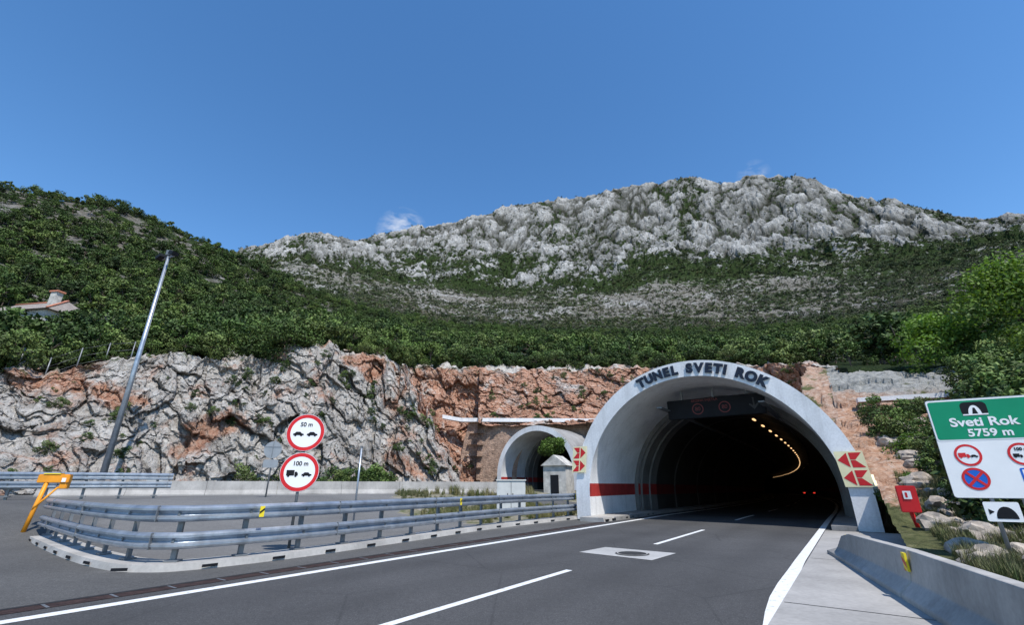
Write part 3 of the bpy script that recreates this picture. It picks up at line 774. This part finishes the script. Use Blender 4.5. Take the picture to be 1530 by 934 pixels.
for zc_,lab,kind in((2.84,'50 m',0),(1.86,'100 m',1)):
    f=Fr((bx,by,zc_),fr)
    n=40;f.plate('plate',[(.475*math.cos(2*math.pi*i/n),.475*math.sin(2*math.pi*i/n)) for i in range(n)],M_gback,-.02,0,ts)
    f.disc('face',0,0,.47,M_w,.003,ts);f.ring('red_border',0,0,.375,.462,M_red,.006,ts)
    f.text('distance_text',lab,0,.20,.15,M_blk,.008,ts,.003)
    if kind==0:
        carside(f,-.17,-.04,.13,M_blk,.008,ts);carside(f,.17,-.04,.13,M_blk,.008,ts)
    else:
        truckside(f,-.17,-.06,.14,M_blk,.008,ts);carside(f,.18,-.06,.12,M_blk,.008,ts)
sb=empty('round_sign_back')
tube('pole',(-13.1,26.1,.8),(-13.1,26.1,3.9),.04,.04,M_post,sb)
f=Fr((-13.1,26,3.35),(.98,.2,0));n=30
f.plate('plate',[(.45*math.cos(2*math.pi*i/n),.45*math.sin(2*math.pi*i/n)) for i in range(n)],M_gback,0,.03,sb)
f.poly('clamp',[(-.02,-.4),(.02,-.4),(.02,.4),(-.02,.4)],M_post,.04,sb);f.poly('clamp',[(-.4,.12),(.4,.12),(.4,.16),(-.4,.16)],M_post,.042,sb)
f.plate('lower_plate',rrect(.75,.42,.1,0,-.72),M_gback,0,.03,sb)
mp_=empty('marker_post');tube('pole',(-6.6,20.8,0),(-6.6,20.8,3.1),.04,.04,M_galv,mp_);box('cap',(-6.6,20.8,3.12),(.1,.1,.06),M_post,mp_);box('foot',(-6.6,20.8,.03),(.3,.3,.06),M_post,mp_)
bs=empty('tunnel_information_sign');O=Vector((8.62,9.56,0));Rv=Vector((.88,-.47,0)).normalized()
f=Fr(O+Vector((0,0,0)),Rv);BW=1.58
def rc(x0,y0,x1,y1):return [(x0,y0),(x1,y0),(x1,y1),(x0,y1)]
f.plate('panel_back',rrect(BW,1.88,.05,BW/2,2.25),M_gback,-.04,-.005,bs)
f.poly('white_panel',rrect(BW,1.86,.05,BW/2,2.25),M_w,0,bs)
f.poly('green_border',rrect(BW-.01,.80,.05,BW/2,2.775),M_w,.004,bs)
f.poly('green_panel',rrect(BW-.06,.75,.04,BW/2,2.775),M_green,.007,bs)
px,py=.72,2.98
f.poly('tunnel_symbol_field',rrect(.40,.27,.08,px,py),M_blk,.010,bs)
f.poly('tunnel_symbol_arch',[(px+.10*math.cos(t),py-.12+.19*math.sin(t)) for t in np.linspace(0,math.pi,14)],M_w,.012,bs)
f.poly('tunnel_symbol_base',rc(px-.19,py-.125,px+.19,py-.10),M_w,.013,bs)
f.poly('tunnel_symbol_road',[(px-.045,py-.10),(px+.045,py-.10),(px+.015,py+.02),(px-.015,py+.02)],M_blk,.014,bs)
f.text('name_text','Sveti Rok',BW/2,2.72,.235,M_w,.011,bs,.006,sx=1.12)
f.text('length_text','5759 m',BW/2+.05,2.51,.20,M_w,.011,bs,.005,sx=1.1)
cx1,cx2,cy1,cy2=.40,1.18,2.10,1.66
def nosign(cx,cy,kind):
    r=.205
    f.disc('sign_field',cx,cy,r,M_w if kind!='stop' else M_blue,.004,bs);f.ring('sign_border',cx,cy,r*.8,r,M_red,.007,bs)
    if kind=='stop':
        for a in(45,135):
            c_,s_=math.cos(rad(a)),math.sin(rad(a));k=r*.85;h=.022
            f.poly('cross_bar',[(cx-c_*k-s_*h,cy-s_*k+c_*h),(cx-c_*k+s_*h,cy-s_*k-c_*h),(cx+c_*k+s_*h,cy+s_*k-c_*h),(cx+c_*k-s_*h,cy+s_*k+c_*h)],M_red,.009 if a==45 else .0105,bs)
    elif kind=='over':
        truckside(f,cx-.06,cy-.02,.085,M_red,.009,bs);carside(f,cx+.085,cy-.02,.06,M_blk,.0095,bs)
    else:
        f.text('distance_text','100 m',cx,cy+.09,.08,M_blk,.009,bs,.002)
        truckside(f,cx-.07,cy-.04,.065,M_blk,.009,bs);carside(f,cx+.08,cy-.04,.055,M_blk,.0095,bs)
nosign(cx1,cy1,'over');nosign(cx2,cy1,'dist');nosign(cx1,cy2,'stop')
f.poly('radio_panel',rrect(.42,.42,.03,1.27,1.64),M_blue,.004,bs)
f.poly('radio_name_field',rc(1.09,1.70,1.45,1.82),M_w,.007,bs)
f.text('radio_text','Radio',1.27,1.76,.115,M_blue,.009,bs,.002)
f.text('radio_text','HR 2',1.27,1.645,.075,M_w,.009,bs,.002);f.text('radio_text','95,1',1.27,1.56,.07,M_w,.009,bs,.002);f.text('radio_text','MHz',1.27,1.485,.07,M_w,.009,bs,.002)
for x in(.55,1.0):
    q=f.p(x,0,-.08);tube('post',(q.x,q.y,.0),(q.x,q.y,3.1),.035,.035,M_galv,bs)
f.plate('small_panel',rrect(.50,.34,.03,.62,1.08),M_w,0,.02,bs)
f.poly('small_panel_tunnel',[(.66+.15*math.cos(t),.96+.21*math.sin(t)) for t in np.linspace(0,math.pi,14)],M_blk,.025,bs)
f.poly('small_panel_arrow',[(.42,1.03),(.42,1.13),(.50,1.08)],M_blk,.025,bs)
hy=empty('fire_hydrant_cabinet')
tube('post',(10.85,13.35,.2),(10.62,13.25,1.1),.05,.05,M_red,hy)
box('cabinet',(10.55,13.1,1.2),(.42,.26,.66),M_red,hy,ax=(.8,-.6),bev=.02)
f=Fr((10.55-.6*.14,13.1-.8*.14,1.2),(.8,-.6,0));f.poly('symbol_field',rrect(.17,.2,.01,0,.1),M_w,.006,hy)
f.poly('symbol',rrect(.05,.13,.02,-.02,.1),M_red,.009,hy);box('base',(10.85,13.35,.22),(.4,.4,.06),M_red,hy)

# cabinet & small gatehouse
cbn=empty('electrical_cabinet')
box('body',(-.05,28.6,.95),(1.65,.7,1.66),M_cab,cbn,bev=.02);box('plinth',(-.05,28.6,.08),(1.8,.85,.2),M_conc,cbn)
box('door_gap',(-.05,28.24,.95),(.02,.01,1.5),M_blk,cbn)
for x in(-.2,.1):box('handle',(-.05+x,28.23,1.0),(.04,.03,.2),M_blk,cbn)
box('lid',(-.05,28.6,1.81),(1.75,.8,.07),M_cab,cbn)
sh_=empty('stone_gatehouse');hx,hy_=4.6,47.5
M_stone=simple('pale_stone',(.46,.44,.40),.9,0,.35,1.6,.4)
box('walls',(hx,hy_,1.9),(2.3,2.4,2.9),M_stone,sh_,ax=(.9,-.43))
c,si=.9,-.43
def lp(x,y,z):
    n_=math.hypot(c,si);return Vector((hx+(x*c-y*si)/n_,hy_+(x*si+y*c)/n_,z))
V=[lp(-1.35,-1.4,3.3),lp(1.35,-1.4,3.3),lp(0,-1.4,4.3),lp(-1.35,1.4,3.3),lp(1.35,1.4,3.3),lp(0,1.4,4.3)]
fixn(mesh('roof',V,[(0,1,2),(3,5,4),(0,2,5,3),(1,4,5,2),(0,3,4,1)],M_stone,sh_))
box('door',lp(0,-1.22,1.6),(.8,.06,1.7),M_blk,sh_,ax=(.9,-.43))
jb=empty('junction_box');box('body',(-23,31.5,1.7),(1.0,.6,.9),M_cab,jb,bev=.02);box('plinth',(-23,31.5,1.1),(1.1,.7,.3),M_conc,jb)

# fence on the cliff top
fe=empty('wire_fence');pr=None
for az_ in(-48,-46.2,-44.4,-42.6,-40.8):
    r_=np.interp(az_,LEDGE[0],LEDGE[1])+1.;z_=np.interp(az_,LEDGE[0],LEDGE[2]);q=Vector((r_*math.sin(rad(az_)),r_*math.cos(rad(az_)),z_-.6))
    tube('fence_post',q,q+Vector((0,0,2.5)),.05,.05,M_post,fe,8)
    if pr:
        for h in(1.0,1.7,2.4):tube('wire',pr+Vector((0,0,h)),q+Vector((0,0,h)),.012,.012,M_post,fe,4)
    pr=q

# lamp mast
lm=empty('street_lamp');bx,by=-26.75,31.6
tube('mast',(bx,by,.9),(bx,by,18.3),.21,.10,M_galv,lm,18)
box('base_plate',(bx,by,1.0),(.7,.7,.12),M_post,lm)
box('cross_arm',(bx,by,18.1),(1.9,.1,.1),M_post,lm,ax=(.9,-.4))
for dx in(-.8,.8):
    box('floodlight',(bx+dx*.9,by-.15-dx*.4,18.22),(.62,.5,.32),M_blk,lm,ax=(.9,-.4),bev=.03,tilt=.35*(1 if dx>0 else -1))
box('camera_housing',(bx,by,18.5),(.35,.3,.4),M_post,lm)
tube('ladder_rail',(bx+.3,by-.1,2),(bx+.2,by-.1,17),.02,.02,M_post,lm,6)

# house on the hill
hs_=empty('hillside_house');hx,hy2,hz=-80,72,25.3
mt_,nt,b=newmat('roof_tiles');wv=N(nt,'ShaderNodeTexWave');wv.inputs['Scale'].default_value=1.6;L(nt,pos(nt),wv.inputs['Vector'])
L(nt,mix(nt,.6,ramp(nt,wv.outputs['Fac'],[(0,(.17,.14,.12)),(1,(.38,.33,.29))]),ramp(nt,noise(nt,1.2,5,.6,pos(nt)),[(.3,.6),(.7,1.2)]),'MULTIPLY'),b.inputs['Base Color']);b.inputs['Roughness'].default_value=.9
ax=(.92,-.15)
box('walls',(hx,hy2,hz),(15,8,4.5),M_stone,hs_,ax=ax)
c,si=ax[0],ax[1];n_=math.hypot(c,si)
def lp(x,y,z):return Vector((hx+(x*c-y*si)/n_,hy2+(x*si+y*c)/n_,z))
V=[lp(-8.2,-4.6,hz+2.2),lp(8.2,-4.6,hz+2.2),lp(8.2,4.6,hz+2.2),lp(-8.2,4.6,hz+2.2),lp(-5.5,0,hz+5.2),lp(5.2,0,hz+5.2)]
fixn(mesh('roof',V,[(0,1,5,4),(1,2,5),(2,3,4,5),(3,0,4),(0,3,2,1)],mt_,hs_))
M_terr=simple('terracotta',(.5,.2,.12))
box('chimney',lp(4.1,-1.2,hz+5.2),(1.2,1.0,2.4),M_stone,hs_,ax=ax);box('chimney_cap',lp(4.1,-1.2,hz+6.5),(1.7,1.3,.25),M_terr,hs_,ax=ax)
for s_ in(-1,1):
    q0,q1=(lp(-5.5,0,hz+5.28),lp(5.2,0,hz+5.28)) if s_>0 else (lp(5.2,0,hz+5.28),lp(8.2,-4.6,hz+2.28))
    tube('ridge_tiles',q0,q1,.16,.16,M_terr,hs_,8)
for x in(-4,0,4):box('window',lp(x,-4.03,hz+.4),(1.1,.08,1.3),M_glass,hs_,ax=ax)

# car in the tunnel
ca=empty('passenger_car');q=path(73,2.3);t=(path(74,2.3)-q).normalized();r=Vector((t.y,-t.x,0))
def cp(x,y,z):return q+r*x+t*y+Vector((0,0,z))
prof=[(-2.1,.35),(-2.15,.75),(-2.05,1.0),(-1.6,1.08),(-1.2,1.45),(.3,1.48),(1.0,1.02),(1.9,.9),(2.1,.7),(2.1,.35)]
V=[cp(-.88 if z<1.1 else -.68,y,z) for y,z in prof]+[cp(.88 if z<1.1 else .68,y,z) for y,z in prof];n=len(prof)
fixn(mesh('body',V,[tuple(range(n)),tuple(range(2*n-1,n-1,-1))]+[(i,(i+1)%n,n+(i+1)%n,n+i) for i in range(n)],M_car,ca))
mesh('rear_window',[cp(-.6,-1.58,1.12),cp(.6,-1.58,1.12),cp(.55,-1.27,1.4),cp(-.55,-1.27,1.4)],[(0,1,2,3)],M_glass,ca)
E_tail=emis('tail_light',(1,.05,.03),.9)
for x in(-.68,.68):
    mesh('tail_light',[cp(x-.14,-2.17,.78),cp(x+.14,-2.17,.78),cp(x+.14,-2.14,.94),cp(x-.14,-2.14,.94)],[(0,1,2,3)],E_tail,ca)
    for y in(-1.3,1.35):tube('wheel',cp(x*1.0,y,.32),cp(x*1.33,y,.32),.32,.32,M_rub,ca)
mesh('number_plate',[cp(-.26,-2.17,.6),cp(.26,-2.17,.6),cp(.26,-2.17,.71),cp(-.26,-2.17,.71)],[(0,1,2,3)],M_w,ca)

# ------------------------------------------------------------------ vegetation prototypes (instanced)
def leafcloud(centres,radii,nl,size,seed,flat=.75):
    g=np.random.default_rng(seed);n=len(centres)
    wts=np.array(radii)**2;k=g.choice(n,nl,p=wts/wts.sum())
    d=g.normal(size=(nl,3));d/=np.linalg.norm(d,axis=1)[:,None]
    rr=g.uniform(.45,1.08,nl)**.6
    P=np.array(centres)[k]+d*(np.array(radii)[k]*rr)[:,None]*np.array([1,1,flat])
    nrm=d*.7+g.normal(size=(nl,3))*.6+np.array([0,0,.35]);nrm/=np.linalg.norm(nrm,axis=1)[:,None]
    t=np.cross(nrm,g.normal(size=(nl,3)));t/=np.linalg.norm(t,axis=1)[:,None];b=np.cross(nrm,t)
    s=size*g.uniform(.6,1.35,nl)[:,None]
    V=np.stack([P-t*s,P-b*s*.55,P+t*s,P+b*s*.55],1).reshape(-1,3)
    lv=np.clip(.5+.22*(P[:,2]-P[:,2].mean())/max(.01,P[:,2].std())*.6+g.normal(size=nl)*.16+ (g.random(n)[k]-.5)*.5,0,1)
    return V,lv
def plant(name,h,w,ncl,nl,size,seed,mat,trunk=True,low=.25):
    g=random.Random(seed);cs=[];rs=[]
    for i in range(ncl):
        a=g.random()*6.283;u=g.random();zf=low+(1-low)*u
        rad_=w*.5*math.sin(math.pi*min(1,.18+.8*(zf-low)/(1-low)))**.7*math.sqrt(g.random())*1.0
        cs.append((rad_*math.cos(a),rad_*math.sin(a),h*zf*.9));rs.append(w*g.uniform(.10,.22))
    V,lv=leafcloud(cs,rs,nl,size,seed)
    Vl=[tuple(v) for v in V];F=[(4*i,4*i+1,4*i+2,4*i+3) for i in range(len(V)//4)];mi=[0]*len(F);lvs=list(lv)
    if trunk:
        def limb(p,q,r0,r1):
            p,q=Vector(p),Vector(q);d=(q-p).normalized();a=d.orthogonal().normalized();b=d.cross(a);o=len(Vl);m=6
            for c_,r_ in((p,r0),(q,r1)):
                for i in range(m):
                    t=6.283*i/m;Vl.append(tuple(c_+a*math.cos(t)*r_+b*math.sin(t)*r_))
            for i in range(m):F.append((o+i,o+(i+1)%m,o+m+(i+1)%m,o+m+i));mi.append(1);lvs.append(.5)
        top=(g.uniform(-.1,.1)*w,g.uniform(-.1,.1)*w,h*.45);limb((0,0,-.3),top,h*.022,h*.014)
        for c_ in cs[:min(9,len(cs))]:limb(top,c_,h*.010,h*.003)
    me=bpy.data.meshes.new(name);me.from_pydata(Vl,[],F);me.materials.append(mat);me.materials.append(M_bark)
    me.polygons.foreach_set('material_index',mi)
    at=me.attributes.new('lv','FLOAT','FACE');at.data.foreach_set('value',lvs);me.update()
    return bpy.data.objects.new(name,me)
def protocol(name,objs):
    c=bpy.data.collections.new(name)
    for o in objs:c.objects.link(o)
    return c
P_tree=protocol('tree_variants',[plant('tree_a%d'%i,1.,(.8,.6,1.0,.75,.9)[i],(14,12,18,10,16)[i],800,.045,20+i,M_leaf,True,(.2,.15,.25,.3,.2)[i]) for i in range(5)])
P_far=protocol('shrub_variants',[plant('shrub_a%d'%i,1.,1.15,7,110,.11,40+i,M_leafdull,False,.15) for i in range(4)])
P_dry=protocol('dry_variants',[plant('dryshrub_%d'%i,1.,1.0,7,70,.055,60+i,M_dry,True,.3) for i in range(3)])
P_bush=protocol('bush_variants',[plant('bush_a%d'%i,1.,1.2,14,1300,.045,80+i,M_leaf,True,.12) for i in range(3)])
def tuft(name,seed,n=42):
    g=random.Random(seed);V=[];F=[];lv=[]
    for i in range(n):
        a=g.random()*6.28;r=g.random()*.22;x,y=r*math.cos(a),r*math.sin(a);b=g.random()*6.28;le=g.uniform(.45,1.);o=len(V)
        dx,dy=math.cos(b),math.sin(b);bend=g.uniform(.1,.45)*le;wd=.014
        V+=[(x-dy*wd,y+dx*wd,0),(x+dy*wd,y-dx*wd,0),(x+dx*bend*.4+dy*wd*.7,y+dy*bend*.4-dx*wd*.7,le*.6),(x+dx*bend*.4-dy*wd*.7,y+dy*bend*.4+dx*wd*.7,le*.6),(x+dx*bend,y+dy*bend,le)]
        F+=[(o,o+1,o+2,o+3),(o+3,o+2,o+4)];q=g.random();lv+=[q,q]
    me=bpy.data.meshes.new(name);me.from_pydata(V,[],F);me.materials.append(M_grass)
    at=me.attributes.new('lv','FLOAT','FACE');at.data.foreach_set('value',lv);return bpy.data.objects.new(name,me)
P_grass=protocol('grass_variants',[tuft('tuft_%d'%i,i) for i in range(3)])
M_boul=simple('boulder_limestone',(.36,.31,.26),.9,0,.45,2.5,.8)
def rockp(name,seed):
    bm=bmesh.new();bmesh.ops.create_icosphere(bm,subdivisions=3,radius=.5)
    P=np.array([v.co[:] for v in bm.verts]);f1,f2,cid=worley(P[:,0]*2.2+seed*5,P[:,1]*2.2,P[:,2]*2.2,seed)
    k=1+.55*(cid-.5)+.2*fbm(P[:,0]*4,P[:,1]*4,P[:,2]*4,3,seed)
    for v,s_ in zip(bm.verts,k):v.co=Vector((v.co.x*s_,v.co.y*s_,v.co.z*s_*.7))
    me=bpy.data.meshes.new(name);bm.to_mesh(me);bm.free();me.materials.append(M_boul);return bpy.data.objects.new(name,me)
P_rock=protocol('rock_variants',[rockp('rock_%d'%i,i+1) for i in range(4)])

def scatter(name,pts,scl,coll,nvar,seed=0,flat=None):
    n=len(pts);g=np.random.default_rng(seed)
    me=bpy.data.meshes.new(name);me.vertices.add(n);me.vertices.foreach_set('co',np.asarray(pts,dtype=np.float32).ravel())
    a=me.attributes.new('scl','FLOAT','POINT');a.data.foreach_set('value',np.asarray(scl,dtype=np.float32))
    a=me.attributes.new('rz','FLOAT','POINT');a.data.foreach_set('value',g.uniform(0,6.28,n).astype(np.float32))
    a=me.attributes.new('vi','INT','POINT');a.data.foreach_set('value',g.integers(0,nvar,n).astype(np.int32))
    o=bpy.data.objects.new(name,me);COL.objects.link(o)
    ng=bpy.data.node_groups.new(name+'_gn','GeometryNodeTree')
    ng.interface.new_socket('Geometry',in_out='INPUT',socket_type='NodeSocketGeometry');ng.interface.new_socket('Geometry',in_out='OUTPUT',socket_type='NodeSocketGeometry')
    gi=ng.nodes.new('NodeGroupInput');go=ng.nodes.new('NodeGroupOutput');ip=ng.nodes.new('GeometryNodeInstanceOnPoints')
    ci=ng.nodes.new('GeometryNodeCollectionInfo');ci.inputs['Collection'].default_value=coll;ci.inputs['Separate Children'].default_value=True;ci.inputs['Reset Children'].default_value=True
    def na(nm,t):
        q=ng.nodes.new('GeometryNodeInputNamedAttribute');q.data_type=t;q.inputs['Name'].default_value=nm;return q.outputs['Attribute']
    ip.inputs['Pick Instance'].default_value=True
    lk=ng.links.new
    lk(gi.outputs[0],ip.inputs['Points']);lk(ci.outputs[0],ip.inputs['Instance']);lk(na('vi','INT'),ip.inputs['Instance Index'])
    cx=ng.nodes.new('ShaderNodeCombineXYZ');lk(na('rz','FLOAT'),cx.inputs[2]);lk(cx.outputs[0],ip.inputs['Rotation'])
    cs=ng.nodes.new('ShaderNodeCombineXYZ')
    s_=na('scl','FLOAT')
    for k in range(3):lk(s_,cs.inputs[k])
    lk(cs.outputs[0],ip.inputs['Scale']);lk(ip.outputs[0],go.inputs[0])
    md=o.modifiers.new('scatter','NODES');md.node_group=ng;return o
def rsamp(n,a0,a1,r0,r1,seed):
    g=np.random.default_rng(seed);az=g.uniform(a0,a1,n);r=np.sqrt(g.uniform(r0*r0,r1*r1,n));return az,r,g
az,r,g=rsamp(17000,-62,66,45,330,1)
rt=np.interp(az,RTA,RTR)
x,y=hp(az,r);z=hill_z(az,r)
gap=fbm(x/9,y/9,x*0,4,200)
inhouse=(np.abs(x+80)<9)&(y>66)&(y<79)|((np.abs(x+73)<12)&(y<67)&(y>61))
k=(r>rt+3)&(g.random(len(az))<np.clip(1.25-.0022*r,.5,1))&(gap>-.34+.16*sst(110,200,r))&~inhouse
big=fbm(x/30,y/30,x*0,3,201)
sc=(3.5+2.0*big+g.normal(size=len(az))*1.2);sc=np.clip(sc,1.1,7.2)
sc=np.where(r<rt+9,sc*g.uniform(.4,1.,len(az)),sc)
scatter('hillside_forest',np.stack([x,y,z-.1],1)[k],sc[k],P_tree,5,3)
az,r,g=rsamp(52000,-40,64,320,960,2);x,y=hp(az,r);z,crv,rwv,kv=hill_z(az,r,True);v=vegden(az,r,rwv,crv)
k=g.random(len(az))<np.clip(v*1.15,.04,1)
sc=np.where(r>640,g.uniform(1.8,6.2,len(az)),g.uniform(1.6,4.6,len(az)))
scatter('mountain_shrubs',np.stack([x,y,z-.3],1)[k],sc[k],P_far,4,4)
az,r,g=rsamp(11000,-22,60,320,620,5);x,y=hp(az,r);z=hill_z(az,r)
scatter('dry_mountain_scrub',np.stack([x,y,z-.1],1),g.uniform(1.5,3.4,len(az)),P_dry,3,5)
g=np.random.default_rng(9);n=1100
az=g.uniform(-61,34,n);ra=np.interp(az,LEDGE[0],LEDGE[1]);rb=np.interp(az,RTA,RTR)+6;tq=g.random(n)**.7
r=ra+.1+(rb-ra)*tq;za=np.interp(az,LEDGE[0],LEDGE[2]);z=za+(hill_z(az,rb)-za)*tq-.15
a_=np.radians(az);big=g.uniform(.3,1.3,n)+g.random(n)**4*2.6+tq*.7;cl=fbm(az/2.5,az*0,az*0,3,340)
k=(cl>-.12)|(tq>.55)
scatter('cliff_edge_bushes',np.stack([r*np.sin(a_),r*np.cos(a_),z],1)[k],big[k],P_bush,3,6)
n=420;ii=g.integers(8,165,n);jj=g.integers(0,1199,n)
aa_=np.radians(np.linspace(-64,36.2,1200))
Xc=RR2*np.sin(aa_)[None,:];Yc=RR2*np.cos(aa_)[None,:]
cx_=Xc[ii,jj];cy_=Yc[ii,jj];cz_=ZF[ii,jj];k=fbm(cx_/4,cy_/4,cz_/3,3,345)>.04
scatter('rock_face_plants',np.stack([cx_,cy_,cz_-.25],1)[k],g.uniform(.25,1.1,n)[k],P_bush,3,14)
n=60;cx_=g.uniform(-26,-12,n);cy_=g.uniform(43.0,46.5,n)
scatter('cliff_foot_bushes',np.stack([cx_,cy_,cx_*0+.9],1),g.uniform(.8,2.4,n),P_bush,3,15)
n=800;az=g.uniform(37.,66,n);r=g.uniform(17,42,n);x=r*np.sin(np.radians(az));y=r*np.cos(np.radians(az));zz=slope_z(az,r)
s_,w_=sw(x,y);k=(w_>7.0)&(((fbm(x/3,y/3,x*0,3,300)>.08)&(r<31))|((az>45)&(fbm(x/4,y/4,x*0,3,301)>-.3)))
sc=g.uniform(.35,1.4,n)*np.where(az>46,1.9,1)
scatter('slope_bushes',np.stack([x,y,zz-.15],1)[k],sc[k],P_bush,3,7)
def place(o,loc):COL.objects.link(o);o.location=loc
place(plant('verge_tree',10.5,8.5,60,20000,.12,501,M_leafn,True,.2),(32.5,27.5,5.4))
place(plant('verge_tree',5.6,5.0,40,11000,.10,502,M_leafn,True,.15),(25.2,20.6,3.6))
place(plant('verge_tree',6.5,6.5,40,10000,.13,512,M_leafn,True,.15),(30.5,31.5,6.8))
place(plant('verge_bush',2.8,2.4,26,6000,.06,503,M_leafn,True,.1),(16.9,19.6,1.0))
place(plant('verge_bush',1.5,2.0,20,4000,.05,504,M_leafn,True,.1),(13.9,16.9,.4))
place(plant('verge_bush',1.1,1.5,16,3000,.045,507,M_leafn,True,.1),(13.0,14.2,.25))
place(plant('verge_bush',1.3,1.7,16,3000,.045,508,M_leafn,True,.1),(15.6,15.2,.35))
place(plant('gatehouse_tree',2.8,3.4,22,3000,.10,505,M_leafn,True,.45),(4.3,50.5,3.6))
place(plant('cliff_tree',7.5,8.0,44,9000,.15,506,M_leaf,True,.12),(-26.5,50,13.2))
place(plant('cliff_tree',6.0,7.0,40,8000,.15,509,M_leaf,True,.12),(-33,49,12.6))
n=9000;az=g.uniform(36,66,n);r=g.uniform(8,24,n);x=r*np.sin(np.radians(az));y=r*np.cos(np.radians(az));zz=np.maximum(slope_z(az,r),gz(x,y));zz=np.where(r<10.2,gz(x,y),zz)
s_,w_=sw(x,y);k=(w_>6.9)&(fbm(x/1.2,y/1.2,x*0,3,310)>-.18)
scatter('verge_grass',np.stack([x,y,zz-.03],1)[k],g.uniform(.12,.42,n)[k],P_grass,3,8)
n=420;az=g.uniform(37,62,n);r=g.uniform(11,30,n);x=r*np.sin(np.radians(az));y=r*np.cos(np.radians(az));zz=slope_z(az,r);s_,w_=sw(x,y);k=w_>7.2
scatter('verge_rocks',np.stack([x,y,zz+.02],1)[k],(g.uniform(.3,1.,n)**2.6*.8+.1)[k],P_rock,4,9)
x=g.uniform(-9,6,6500);y=g.uniform(20,40,6500);k=inpoly(x,y,[(-1,21.5),(3,24.9),(5.5,29),(2,38),(-8.5,35),(-5.5,27)])&(fbm(x/1.5,y/1.5,x*0,3,330)>.0)
scatter('median_grass',np.stack([x,y,gz(x,y)],1)[k],g.uniform(.12,.5,6500)[k],P_grass,3,10)
x=g.uniform(-26,2,1500);y=40+g.uniform(-3,8,1500)+x*.2
scatter('cliff_foot_grass',np.stack([x,y,gz(x,y)],1),g.uniform(.3,.9,1500),P_grass,3,12)

# ------------------------------------------------------------------ light, sky, camera
az_s=rad(150);el_s=rad(57)
sd=Vector((math.sin(az_s)*math.cos(el_s),math.cos(az_s)*math.cos(el_s),math.sin(el_s)))
ld=bpy.data.lights.new('sun','SUN');ld.energy=5.0;ld.angle=rad(.53);ld.color=(1,.96,.90)
lo=bpy.data.objects.new('sun',ld);COL.objects.link(lo);lo.rotation_euler=sd.to_track_quat('Z','Y').to_euler()
w=bpy.data.worlds.new('World');scene.world=w;w.use_nodes=True;nt=w.node_tree;bg=nt.nodes['Background']
sk=nt.nodes.new('ShaderNodeTexSky');sk.sky_type='NISHITA';sk.sun_disc=False;sk.sun_elevation=el_s;sk.sun_rotation=az_s;sk.altitude=600;sk.air_density=1.0;sk.dust_density=.2;sk.ozone_density=1.7
hs=nt.nodes.new('ShaderNodeHueSaturation');hs.inputs['Saturation'].default_value=1.24;hs.inputs['Value'].default_value=1.45;nt.links.new(sk.outputs[0],hs.inputs['Color'])
tc=nt.nodes.new('ShaderNodeTexCoord')
def cloudmask(d,c0,c1,scale,sq):
    dp=nt.nodes.new('ShaderNodeVectorMath');dp.operation='DOT_PRODUCT';nv=nt.nodes.new('ShaderNodeVectorMath');nv.operation='NORMALIZE'
    nt.links.new(tc.outputs['Generated'],nv.inputs[0]);nt.links.new(nv.outputs[0],dp.inputs[0]);dp.inputs[1].default_value=Vector(d).normalized()
    mr=nt.nodes.new('ShaderNodeMapRange');mr.inputs[1].default_value=math.cos(rad(c0));mr.inputs[2].default_value=math.cos(rad(c1));nt.links.new(dp.outputs['Value'],mr.inputs[0])
    n=noise(nt,scale,6,.6,mapping(nt,tc.outputs['Generated'],(1,1,sq)),.4)
    return mth(nt,'MULTIPLY',mr.outputs[0],ramp(nt,n,[(.42,0.),(.68,1.)]))
m1=cloudmask((-.240,.869,.515),3.2,.4,24,2.6);m2=cloudmask((.53,.827,.634),1.8,.2,30,2.8)
mm=mth(nt,'MULTIPLY',mth(nt,'ADD',m1,mth(nt,'MULTIPLY',m2,.35)),.6)
L(nt,mix(nt,mm,hs.outputs[0],(6.5,6.7,7.)),bg.inputs['Color']);bg.inputs['Strength'].default_value=.15
cam=bpy.data.cameras.new('camera');co=bpy.data.objects.new('camera',cam);COL.objects.link(co)
co.location=(0,0,1.55);co.rotation_euler=(rad(90)+TH,0,0);cam.sensor_width=36;cam.lens=16.0;cam.clip_end=8000;cam.clip_start=.05
scene.camera=co
scene.view_settings.view_transform='Standard';scene.view_settings.look='None';scene.view_settings.exposure=0
